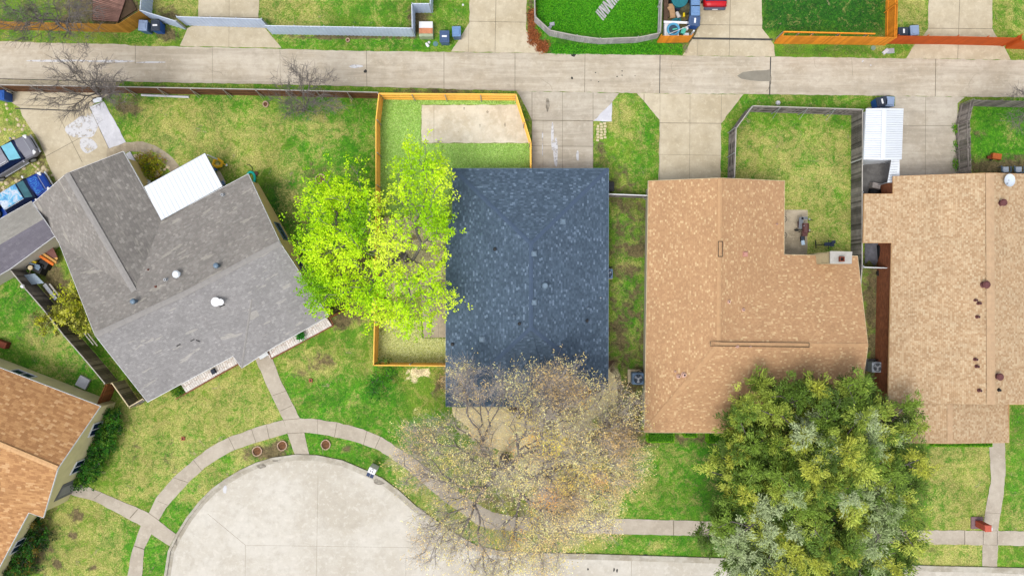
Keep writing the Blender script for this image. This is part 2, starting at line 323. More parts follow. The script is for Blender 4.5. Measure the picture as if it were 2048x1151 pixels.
# ---------------------------------------------------------------- ground sheet (lawn, soil) to the horizon
def build_ground():
    xs = np.concatenate([[-500, -250, -120, -80, -60, -52], np.arange(-48, 48.01, .2), [52, 60, 80, 120, 250, 500]])
    ys = np.concatenate([[-500, -250, -120, -80, -50, -34], np.arange(-28, 28.01, .2), [34, 50, 80, 120, 250, 500]])
    X, Y = np.meshgrid(xs, ys); px = X/S + 1024; py = -Y/S + 575.5
    ch = {k: np.zeros_like(X) for k in ('dry', 'dirt', 'lush', 'deep', 'straw')}
    ch['dry'] += .22; ch['lush'] += .12
    def sp(c, x, y, rx, ry, v, p=2):
        w = np.exp(-(((px-x)/rx)**2 + ((py-y)/ry)**2)**(p/2)*1.0)
        ch[c] += (v-ch[c])*w if c != 'add' else 0
    def bx(c, x0, y0, x1, y1, v, s=6):
        w = 1/(1+np.exp(-(px-x0)/s))/(1+np.exp((px-x1)/s))/(1+np.exp(-(py-y0)/s))/(1+np.exp((py-y1)/s))
        ch[c] += (v-ch[c])*w
    for a in [
     # top row
     ('deep', -40, -60, 110, 50, .45), ('dirt', 110, -60, 290, 50, .55), ('deep', 0, 60, 250, 85, .35), ('lush', 240, 55, 360, 88, .4),
     ('dry', 305, -40, 400, 45, .6), ('dry', 520, -60, 640, 60, .6), ('lush', 640, -50, 820, 60, .35), ('lush', 555, 60, 860, 104, .7),
     ('lush', 865, -60, 935, 104, .5), ('lush', 1070, -60, 1325, 112, 1.0), ('lush', 1090, -60, 1320, 75, 1.1), ('dry', 1070, -60, 1325, 115, .05),
     ('deep', 1080, 80, 1372, 114, .55), ('deep', 1520, -60, 1776, 68, .85), ('lush', 1560, -60, 1700, 40, .6), ('dry', 1520, -60, 1776, 116, .08), ('deep', 1550, 86, 1760, 116, .5),
     ('dry', 1796, -60, 1856, 70, .55), ('dry', 1990, -60, 2100, 70, .42), ('dirt', 1326, -60, 1404, 90, .9),
     ('lush', 250, 175, 760, 186, .5),
     # side yard left (gravelly)
     ('dry', -60, 230, 110, 420, .55), ('dirt', -60, 300, 110, 420, .45),
     # backyard of the grey house
     ('lush', 560, 190, 756, 640, .6), ('deep', 560, 180, 756, 240, .3), ('lush', 440, 190, 560, 300, .4), ('dry', 280, 225, 560, 330, .62),
     ('deep', 500, 360, 600, 460, .6), ('dirt', 560, 560, 750, 640, .85), ('dirt', 600, 500, 748, 620, .7),
     # front lawns left
     ('lush', -40, 540, 80, 640, 1.0), ('lush', -40, 640, 220, 780, .55), ('dry', 60, 640, 160, 760, .45),
     ('dry', 240, 800, 560, 1000, .55), ('lush', 560, 740, 800, 900, .7), ('lush', 590, 840, 860, 1000, .75), ('lush', 310, 880, 610, 1100, .7),
     ('lush', 240, 1050, 360, 1160, .7), ('dry', 90, 1000, 240, 1160, .8), ('lush', 200, 1010, 270, 1160, .45),
     # new turf yard
     ('dry', 756, 186, 1066, 340, .35), ('dirt', 770, 440, 892, 580, .25), ('straw', 760, 430, 892, 590, .7),
     # strip between black and tan roof
     ('dirt', 1217, 395, 1296, 790, .45), ('lush', 1225, 420, 1296, 680, .65), ('dirt', 1217, 640, 1260, 745, .6), ('dirt', 1235, 770, 1290, 900, .75),
     ('lush', 1190, 188, 1320, 360, .35), ('dry', 1220, 195, 1260, 260, .5), ('dirt', 1187, 285, 1215, 340, .6), ('dirt', 1215, 330, 1262, 395, .45),
     ('lush', 1470, 215, 1704, 330, .5), ('dry', 1480, 260, 1700, 510, .62), ('lush', 1640, 240, 1704, 510, .5), ('dry', 1478, 320, 1560, 400, .9), ('lush', 1443, 190, 1740, 214, .6),
     ('lush', 1945, 210, 2100, 320, 1.0), ('dry', 1945, 210, 2100, 320, .05), ('dirt', 1943, 318, 2100, 350, .95), ('dirt', 1725, 480, 1785, 800, .7), ('deep', 1726, 533, 1768, 640, .4),
     # front lawns right
     ('lush', 1240, 880, 1470, 1110, .65), ('dirt', 1285, 868, 1480, 884, .8), ('dry', 1860, 890, 1975, 1060, .62), ('lush', 1850, 886, 1980, 910, .7), ('lush', 1945, 900, 1980, 1060, .5),
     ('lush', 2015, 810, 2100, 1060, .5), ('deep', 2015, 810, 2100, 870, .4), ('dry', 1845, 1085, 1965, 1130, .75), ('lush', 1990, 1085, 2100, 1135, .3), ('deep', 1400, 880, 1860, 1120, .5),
     ('lush', 1200, 1064, 1440, 1110, .6), ('dry', 775, 900, 1240, 1100, .55)]: bx(*a)
    for a in [
     ('dry', 560, 30, 60, 25, .95), ('lush', 745, 12, 15, 10, .9), ('dirt', 835, 40, 26, 30, .95), ('dirt', 700, 74, 140, 5, .9), ('dirt', 340, 30, 25, 20, .7), ('dirt', 335, 72, 22, 16, .85), ('lush', 820, 85, 50, 12, 1),
     ('dirt', 205, 28, 60, 40, .8), ('dirt', 1062, 40, 10, 60, .8), ('dirt', 1080, 90, 14, 16, .8), ('lush', 1680, 70, 40, 30, .7), ('dry', 1750, 90, 25, 20, .5),
     ('dirt', 258, 210, 28, 22, .95), ('dirt', 300, 176, 80, 5, .8), ('dirt', 880, 183, 120, 4, .85), ('dry', 370, 235, 55, 30, .95), ('dry', 440, 290, 60, 35, .85), ('lush', 330, 285, 45, 20, 1), ('lush', 390, 268, 18, 10, .9), ('lush', 505, 268, 15, 12, .9), ('lush', 425, 195, 40, 10, .9),
     ('dry', 530, 260, 40, 30, .7), ('dry', 650, 255, 45, 30, .75), ('deep', 615, 230, 55, 14, .7), ('lush', 710, 330, 40, 60, 1), ('lush', 715, 260, 30, 60, .8), ('dirt', 630, 345, 30, 25, .55), ('dry', 560, 330, 55, 25, .6), ('dry', 590, 410, 20, 25, .8), ('deep', 560, 420, 26, 50, .8),
     ('dirt', 685, 645, 22, 14, 1), ('dry', 620, 730, 50, 25, .8), ('dirt', 640, 725, 30, 18, .75), ('dirt', 600, 745, 15, 10, .6), ('dry', 460, 780, 60, 40, 1), ('dry', 300, 820, 50, 40, .85), ('dry', 360, 850, 60, 60, .6), ('lush', 480, 830, 50, 20, .45), ('dirt', 270, 900, 12, 60, .35), ('dirt', 340, 910, 10, 40, .35),
     ('dirt', 525, 905, 50, 14, .95), ('dirt', 556, 892, 25, 10, .9), ('dirt', 695, 898, 12, 7, .8), ('dry', 700, 720, 40, 20, .4),
     ('dry', 150, 1070, 50, 60, 1.0), ('dirt', 155, 1028, 14, 14, 1), ('dirt', 146, 1070, 10, 6, 1), ('dirt', 115, 1128, 10, 8, 1), ('dirt', 187, 1133, 12, 6, 1), ('dirt', 60, 1080, 60, 60, .8), ('dirt', 300, 1060, 12, 6, .6), ('lush', 320, 1100, 20, 30, 1),
     ('dirt', 110, 570, 30, 50, .95), ('dirt', 40, 550, 30, 10, .8), ('dirt', 42, 600, 10, 8, .6), ('dirt', 70, 640, 20, 15, .5), ('dirt', 50, 680, 25, 20, .4), ('lush', 175, 730, 40, 30, .9), ('deep', 130, 740, 30, 25, .5),
     ('dirt', 295, 345, 45, 35, .6), ('dry', 800, 560, 60, 90, .85), ('straw', 842, 744, 30, 9, .9), ('straw', 826, 760, 14, 9, .7), ('dirt', 880, 760, 14, 40, .6), ('dirt', 840, 742, 14, 5, .6),
     ('straw', 960, 825, 55, 14, 1.2), ('straw', 1040, 850, 55, 26, 1.2), ('straw', 985, 860, 60, 28, 1.0), ('straw', 1150, 838, 40, 26, 1.2), ('straw', 1195, 800, 30, 26, 1.25), ('straw', 1228, 765, 16, 34, 1.25), ('straw', 1100, 880, 70, 30, .8), ('straw', 1050, 960, 100, 60, .55), ('straw', 1080, 900, 60, 40, .7),
     ('dry', 1150, 930, 130, 110, .7), ('dirt', 1225, 840, 25, 18, .8), ('dirt', 1000, 1000, 50, 40, .5), ('lush', 850, 880, 60, 50, .5), ('lush', 930, 945, 50, 50, .5), ('lush', 885, 1015, 50, 25, .8), ('lush', 960, 1075, 60, 20, .9), ('lush', 1110, 1080, 60, 15, .5),
     ('lush', 1255, 560, 14, 30, 1), ('lush', 1240, 445, 18, 18, .9), ('dirt', 1272, 500, 20, 12, 1), ('dry', 1255, 530, 20, 12, .6), ('dirt', 1260, 410, 30, 20, .6), ('lush', 1268, 640, 8, 12, 1), ('dry', 1245, 690, 22, 30, .3), ('lush', 1235, 735, 18, 14, .5), ('lush', 1285, 690, 8, 60, .5),
     ('dry', 1245, 240, 25, 40, .6), ('lush', 1295, 270, 18, 60, .8), ('dirt', 1250, 365, 22, 18, .5), ('lush', 1270, 350, 14, 30, .7), ('dry', 1610, 470, 40, 60, .9), ('dry', 1660, 400, 30, 60, .6), ('lush', 1600, 370, 50, 40, .3), ('dry', 1570, 310, 40, 30, .7),
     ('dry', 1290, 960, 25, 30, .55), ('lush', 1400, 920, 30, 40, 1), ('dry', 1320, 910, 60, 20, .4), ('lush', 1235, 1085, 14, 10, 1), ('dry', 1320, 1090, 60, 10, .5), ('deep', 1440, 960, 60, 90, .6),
     ('dry', 1915, 940, 35, 45, 1.0), ('dry', 1925, 1030, 15, 25, .8), ('lush', 2028, 985, 10, 14, 1), ('dry', 2035, 1040, 16, 20, .7), ('dirt', 1865, 1098, 14, 8, .7), ('dry', 1890, 1110, 50, 18, .9), ('dirt', 1960, 268, 20, 12, .35), ('dry', 2020, 260, 20, 30, .35)]: sp(*a)
    nx, ny = len(xs), len(ys)
    co = np.stack([X, Y, np.zeros_like(X)], -1).reshape(-1, 3)
    i = np.arange((ny-1)*(nx-1)); r, c = i//(nx-1), i % (nx-1); a = r*nx+c
    F = np.stack([a, a+1, a+nx+1, a+nx], 1)
    me = bpy.data.meshes.new('ground'); fill(me, co, F)
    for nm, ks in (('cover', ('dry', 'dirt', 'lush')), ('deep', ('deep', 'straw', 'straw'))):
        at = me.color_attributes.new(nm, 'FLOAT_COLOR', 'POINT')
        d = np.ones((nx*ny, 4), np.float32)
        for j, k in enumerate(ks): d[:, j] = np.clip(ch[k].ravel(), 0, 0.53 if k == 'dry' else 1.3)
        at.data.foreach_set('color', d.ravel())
    me.materials.append(ground_mat()); o = link(bpy.data.objects.new('ground', me)); struct(o)
def fill(me, co, F):
    co = np.ascontiguousarray(co, np.float32); F = np.ascontiguousarray(F, np.int32); n, k = F.shape
    me.vertices.add(len(co)); me.vertices.foreach_set('co', co.ravel())
    me.loops.add(n*k); me.loops.foreach_set('vertex_index', F.ravel())
    me.polygons.add(n); me.polygons.foreach_set('loop_start', np.arange(0, n*k, k, dtype=np.int32))
    try: me.polygons.foreach_set('loop_total', np.full(n, k, np.int32))
    except Exception: pass
    me.update(calc_edges=True)
build_ground()

def pave(name, poly, z, m, joints=(), w=.035, stains=(), mats=None, rough=.8):
    q = []
    for i in range(len(poly)):
        (x0, y0), (x1, y1) = poly[i], poly[(i+1) % len(poly)]; L = math.hypot(x1-x0, y1-y0); k = max(1, min(200, int(L/9)))
        for j in range(k):
            f = j/k; a = (1.0 if j else .4)*rough; q.append((x0+(x1-x0)*f+random.uniform(-a, a), y0+(y1-y0)*f+random.uniform(-a, a)))
    b = MB().sheet(q, z)
    for j in joints:
        ww = j[4] if len(j) > 4 else w; b.strip(j[:2], j[2:4], ww, z+.004, 1 if len(j) < 6 else 2)
    for si, (x, y, rx, ry, mi) in enumerate(stains):
        n = 28; b.sheet([(x+rx*(1+.16*math.sin(4*math.pi*k/n+x)+.1*math.sin(6*math.pi*k/n+y))*math.cos(2*math.pi*k/n), y+ry*(1+.12*math.cos(6*math.pi*k/n+y))*math.sin(2*math.pi*k/n)) for k in range(n)], z+.006+.0006*si, mi)
    return struct(b.build(name, mats or [m, M_JOINT, M_JOINTD, M_STAIN, M_PAINTW, M_TAR]))
# the alley
def crack(x, y, a, n=9, st=4, w=.014):
    out = []
    for k in range(n): x2, y2 = x+st*math.cos(a), y+st*math.sin(a); out.append((x, y, x2, y2, w)); x, y = x2, y2; a += random.uniform(-.6, .6)
    return out
CR = crack(1345, 125, 2.0, 9)+crack(560, 100, 1.5, 12)+crack(1628, 117, 1.7, 5)+crack(820, 140, .1, 8)+crack(150, 95, 1.2, 8)+crack(1080, 158, .2, 9)+crack(1950, 150, 2.6, 8)+crack(1541, 150, 1.3, 9, 4, .03)+crack(420, 140, .3, 8)
at = [(-300, 78), (0, 83), (100, 86), (250, 89), (262, 92), (340, 93), (520, 97), (700, 102), (860, 104), (1024, 106), (1330, 111), (1536, 114), (1870, 118), (2048, 121), (2400, 127)]
ab = [(2400, 203), (2048, 195), (1869, 193), (1536, 189), (1317, 187), (1024, 182), (759, 174), (512, 168), (367, 166), (233, 163), (77, 160), (0, 158), (-300, 152)]
pave('alley', at+ab, .030, M_ALLEY, [(271, 89, 271, 128), (425, 93, 426, 166, .02), (560, 99, 561, 170, .02), (733, 102, 734, 173), (888, 105, 888, 178), (1030, 106, 1030, 182), (1170, 108, 1169, 185), (1320, 111, 1319, 187, .06, 2), (1541, 114, 1539, 190, .09, 2), (1703, 116, 1705, 152, .02), (1871, 118, 1870, 193, .05),
      (0, 158, 240, 164, .05, 2)]+CR, stains=[(110, 122, 60, 2.2, 4), (215, 123, 50, 2.5, 4), (305, 125, 30, 1.5, 4), (712, 133, 12, 3.5, 4), (731, 143, 3, 3.5, 5), (1144, 156.5, 2, 2.6, 5), (1191, 145.5, 1.6, 1, 5), (1244, 142.5, 1.6, 1, 5), (1234, 153.5, 1.5, 1.2, 5), (1244, 151, 1, 1.4, 5), (1197, 164, 1.2, 1, 5), (1182, 161, 1, .9, 5), (1270, 152, 1, .8, 5), (1147, 110, 5, 4, 5),
              (1725, 123, 2, 2.6, 4), (1741, 131, 1.6, 1.2, 4)])
b = MB().sheet([(1474, 152), (1485, 145), (1505, 142), (1532, 141), (1540, 139), (1540, 163), (1520, 163), (1500, 161), (1482, 158)], .038); struct(b.build('damp_patch', M_DAMP))
# driveways
pave('driveway', [(397, -60), (521, -60), (517, 38), (531, 58), (563, 96), (500, 95), (360, 92), (368, 75), (375, 57), (397, 45)], .022, M_DRIVE, [(459, -60, 458, 94, .02), (400, 34, 518, 36, .05)])
pave('driveway', [(940, -60), (1054, -60), (1052, 60), (1070, 85), (1088, 106), (902, 103.5), (925, 68), (939, 45)], .022, M_DRIVE, [(993, -60, 990, 105), (939, 43, 1052, 45), (938, 43, 937, 104, .02)])
pave('driveway', [(1400, -60), (1524, -60), (1524, 57), (1548, 90), (1550, 113.5), (1365, 111), (1386, 77), (1400, 50)], .022, M_DRIVE, [(1462, -60, 1458, 112), (1397, 50, 1524, 51), (1385, 77, 1545, 79.5, .16, 2), (1396, 79, 1394, 111, .02)], stains=[(1371, 98, 4, 9, 3)])
pave('driveway', [(1858, -60), (1986, -60), (1984, 57), (1993, 73), (2006, 90), (2021, 120), (1812, 117), (1831, 87), (1846, 72), (1856, 58)], .022, M_DRIVE, [(1921, -60, 1915, 118), (1856, 57, 1984, 58)])
pave('driveway', [(-60, 158), (0, 159), (232, 164), (232, 180), (178, 215), (218, 297), (262, 330), (200, 420), (90, 440), (60, 420), (112, 362), (98, 330), (80, 285), (65, 262), (45, 232), (40, 215), (8, 196), (-60, 190)], .022, M_DRIVE,
     [(92, 313, 190, 260), (30, 217, 160, 222, .09, 2), (30, 210, 120, 213, .03), (118, 232, 165, 325)], stains=[(166, 256, 30, 22, 4), (176, 290, 17, 15, 4), (186, 240, 20, 14, 4)])
pave('concrete_strip', [(179, 214), (208, 203), (252, 284), (218, 297)], .026, M_WHITEC, [(179, 214, 218, 297)])
def arcpts(o, i): return o+i[::-1]
pave('garden_walk', arcpts([(214, 296), (250, 284), (285, 283), (310, 291), (330, 303), (348, 318), (366, 340)], [(214, 325), (240, 312), (258, 303), (280, 303), (300, 310), (326, 326), (344, 346)]), .024, M_PATIO)
pave('driveway', [(1033, 182), (1238, 186.5), (1224, 205), (1186, 243), (1186, 350), (1064, 350), (1064, 241), (1044, 200)], .022, M_DRIVE2,
     [(1064, 184, 1064, 340), (1125, 184, 1125, 338, .025), (1086, 241, 1086, 338, .015), (1045, 240.5, 1186, 242, .05), (1064, 292, 1186, 293, .03), (1186, 186, 1186, 338, .03)], stains=[(1105, 275, 3, 28, 4), (1111, 305, 5, 28, 4), (1085, 272, 1.5, 9, 4), (1085, 300, 1, 14, 4), (1155, 312, 3, 10, 4), (1095, 209, 3.5, 14, 3)])
pave('concrete_apron', [(1187, 242), (1224, 205), (1223, 243)], .026, M_WHITEC)
pave('driveway', [(1274, 187), (1487, 189), (1442, 247), (1441, 372), (1317, 372), (1319, 240)], .022, M_DRIVE, [(1380, 189, 1379, 372, .025), (1319, 246, 1442, 247, .04), (1318, 309, 1441, 311, .02), (1288, 188, 1288, 204, .04), (1320, 188, 1319, 372, .02), (1443, 189, 1442, 250, .02)])
pave('driveway', [(1790, 192.5), (1930, 194), (1915, 207), (1913, 362), (1730, 362), (1735, 215), (1790, 212)], .022, M_DRIVE2, [(1851, 194, 1850, 362, .025), (1790, 251, 1913, 252, .03), (1775, 302, 1850, 303, .015)])
pave('old_patio', [(1724, 315), (1777, 315), (1790, 345), (1790, 395), (1724, 395)], .027, M_OLDPATIO)
pave('patio', [(1560, 420), (1615, 420), (1614, 520), (1560, 520)], .022, M_PATIO, [(1560, 476, 1615, 476, .02)])
pave('patio', [(878, 559), (905, 559), (905, 675), (848, 675), (842, 588), (878, 588)], .022, M_PATIO, [(842, 588, 905, 588), (877, 650, 877, 675, .02)])
pave('concrete_slab', [(843, 210), (1037, 210), (1062, 286), (843, 286)], .022, M_SLAB, [(868, 211, 868, 285, .02)], stains=[(928, 218, 2, 3, 3), (975, 224, 2, 3, 3), (917, 264, 1.6, 1.6, 3), (880, 283, 6, 2, 3), (960, 252, 2, 4, 3), (1010, 250, 2, 4, 3)])
M_TURF = turf_mat('pale_turf', (152, 204, 84), (218, 244, 156), (186, 224, 108), .68); M_TURF2 = turf_mat('straw_turf', (170, 184, 88), (246, 244, 180), (204, 216, 116))
struct(MB().sheet([(757, 190), (1032, 190), (1034, 209), (842, 209), (842, 287), (1062, 287), (1063, 350), (905, 350), (905, 345), (893, 430), (755, 430)], .006).build('lawn', M_TURF))
struct(MB().sheet([(753, 672), (842, 670), (846, 677), (895, 677), (895, 728), (752, 728)], .006).build('lawn', M_TURF2))
# street, kerb, sidewalks
kerb_o = [(326, 1260), (327, 1180), (329, 1151), (337, 1100), (353, 1067), (374, 1033), (400, 1000), (424, 976), (450, 957), (480, 939), (512, 924), (545, 914), (592, 907.5), (635, 909), (685, 919), (732, 939), (765, 955), (799, 980), (832, 1010), (865, 1034), (905, 1062), (955, 1090), (1010, 1101), (1080, 1104), (1184, 1106), (1434, 1114), (1640, 1121), (1869, 1130), (2048, 1134), (2500, 1142)]
def inset(pts, d):
    out = []
    for i, p in enumerate(pts):
        a = pts[max(i-1, 0)]; c = pts[min(i+1, len(pts)-1)]; dx, dy = c[0]-a[0], c[1]-a[1]; l = math.hypot(dx, dy); out.append((p[0]-dy/l*d, p[1]+dx/l*d))
    return out
kerb_i = inset(kerb_o, 5); gut = inset(kerb_o, 12)
b = MB()
for i in range(len(kerb_o)-1):
    q = [W(*kerb_o[i]), W(*kerb_o[i+1]), W(*kerb_i[i+1]), W(*kerb_i[i])]
    vs = [(p.x, p.y, 0) for p in q] + [(p.x, p.y, .12) for p in q]
    b.add(vs, [(4, 7, 6, 5), (0, 4, 5, 1), (3, 2, 6, 7)])
struct(b.build('kerb', M_KERB))
pave('street', inset(kerb_o, 2)+[(2500, 1500), (326, 1500)], .004, M_STREET, [(636, 950, 632, 1200, .015), (812, 1106, 811, 1200, .015), (491, 1089, 960, 1096, .012), (491, 1089, 415, 1026, .02), (491, 1089, 490, 1200, .015), (1263, 1116, 1262, 1200, .02), (1085, 1112, 1086, 1200, .02), (955, 1098, 2048, 1147, .015)],
     stains=[(1228, 1138, 1.5, 4, 5), (1234, 1140, 1.5, 4, 5), (1176, 1137, 1.5, 2.5, 5), (340, 1112, 4, 22, 3), (352, 1078, 3, 12, 3), (522, 930, 9, 6, 3), (552, 918, 10, 4, 3), (760, 962, 14, 6, 3), (1290, 1108.5, 4, 1.5, 5), (450, 978, 4, 8, 4)])
b = MB()
for i in range(len(kerb_o)-1): b.sheet([kerb_i[i], kerb_i[i+1], gut[i+1], gut[i]], .012)
struct(b.build('gutter', M_KERB))
up1 = [(298, 1025), (313, 994), (347, 954), (387, 919), (420, 894), (457, 874), (512, 854), (567, 839)]; lo1 = [(318, 1039), (333, 1014), (377, 964), (410, 934), (437, 916), (467, 900), (512, 884), (575, 866)]
pave('sidewalk', arcpts(up1, lo1), .026, M_WALK, [(347, 954, 377, 964), (387, 919, 404, 940), (457, 873, 470, 899), (503, 857, 512, 884), (533, 849, 539, 877), (316, 1001, 338, 1010, .02)])
up2 = [(600, 836), (639, 838), (679, 845), (725, 857), (765, 874), (799, 897), (845, 927), (872, 950), (905, 974), (942, 1000), (985, 1023), (1024, 1032), (1231, 1036), (1401, 1041), (1836, 1059), (2048, 1061), (2400, 1067)]
lo2 = [(609, 864), (639, 867), (679, 875), (719, 885), (759, 900), (799, 927), (845, 964), (879, 994), (912, 1017), (952, 1047), (979, 1056), (1024, 1061), (1217, 1066), (1377, 1070), (1853, 1087), (2048, 1090), (2400, 1096)]
pave('sidewalk', arcpts(up2, lo2), .026, M_WALK, [(635, 838, 635, 867, .02), (674, 845, 669, 873), (734, 861, 727, 889), (761, 872, 750, 896), (845, 927, 828, 950), (1225, 1036, 1225, 1066, .03), (1347, 1040, 1347, 1069, .06), (1929, 1060, 1929, 1088, .05), (1966, 1060, 1966, 1088, .03), (1994, 1060, 1994, 1089, .03)])
pave('front_walk', [(528, 700), (540, 700), (548, 725), (565, 767), (600, 836), (609, 864), (619, 908), (590, 908), (575, 866), (567, 839), (532, 767), (510, 715)], .028, M_WALK, [(546, 790, 575, 780), (561, 821, 584, 810), (567, 839, 600, 836), (575, 866, 609, 864)])
pave('front_walk', [(125, 966), (138, 965), (173, 971), (233, 997), (263, 1009), (298, 1025), (352, 1067), (340, 1091), (303, 1067), (296, 1082), (288, 1097), (284, 1160), (282, 1260), (250, 1260), (255, 1151), (262, 1110), (268, 1090), (282, 1050), (233, 1024), (187, 1000), (130, 985)], .028, M_WALK, [(189, 996, 204, 983), (260, 1035, 276, 1017, .06), (268, 1090, 288, 1097, .07), (298, 1025, 319, 1040)])
pave('front_walk', [(1978, 860), (2009, 860), (2011, 940), (2006, 994), (1997, 1050), (1994, 1132), (1964, 1131), (1966, 1060), (1968, 1034), (1982, 957), (1977, 882)], .030, M_WALK, [(1972, 1024, 2000, 1026, .02), (1965, 1060, 1994, 1060, .02), (1965, 1088, 1994, 1089, .02)])
pave('front_walk', [(1066, 800), (1101, 800), (1104, 850), (1112, 900), (1112, 1034), (1078, 1034), (1076, 905), (1064, 850)], .028, M_WALK, [(1080, 842, 1103, 842), (1080, 940, 1110, 940, .02)])
struct(MB().sheet([(912, 800), (1005, 800), (1020, 822), (1035, 836), (1066, 842), (1100, 842), (1112, 838), (1135, 822), (1160, 800), (1200, 784), (1214, 765), (1214, 740), (1230, 720), (905, 740), (893, 770)], .007).build('flower_bed', M_DIRT))
M_STRAW = turf_mat('straw_mulch', (226, 204, 146), (252, 238, 190), (238, 218, 162), .78)
for poly in ([(905, 814), (1000, 815), (1018, 826), (1035, 838), (1066, 843), (1066, 870), (1060, 900), (1020, 905), (985, 895), (955, 870), (925, 845), (905, 830)], [(1110, 841), (1137, 824), (1162, 802), (1202, 785), (1216, 765), (1216, 738), (1230, 750), (1236, 790), (1212, 822), (1170, 842), (1140, 862), (1120, 880), (1110, 886)]):
    q = []
    for i in range(len(poly)):
        (x0, y0), (x1, y1) = poly[i], poly[(i+1) % len(poly)]
        for j in range(6): q.append((x0+(x1-x0)*j/6+random.uniform(-1.2, 1.2), y0+(y1-y0)*j/6+random.uniform(-1.2, 1.2)))
    struct(MB().sheet(q, .0095).build('mulch_bed', M_STRAW))
struct(MB().sheet([(152, 752), (164, 748), (183, 758), (173, 779), (153, 768)], .03).build('concrete_pad', M_WHITEC)) if False else None
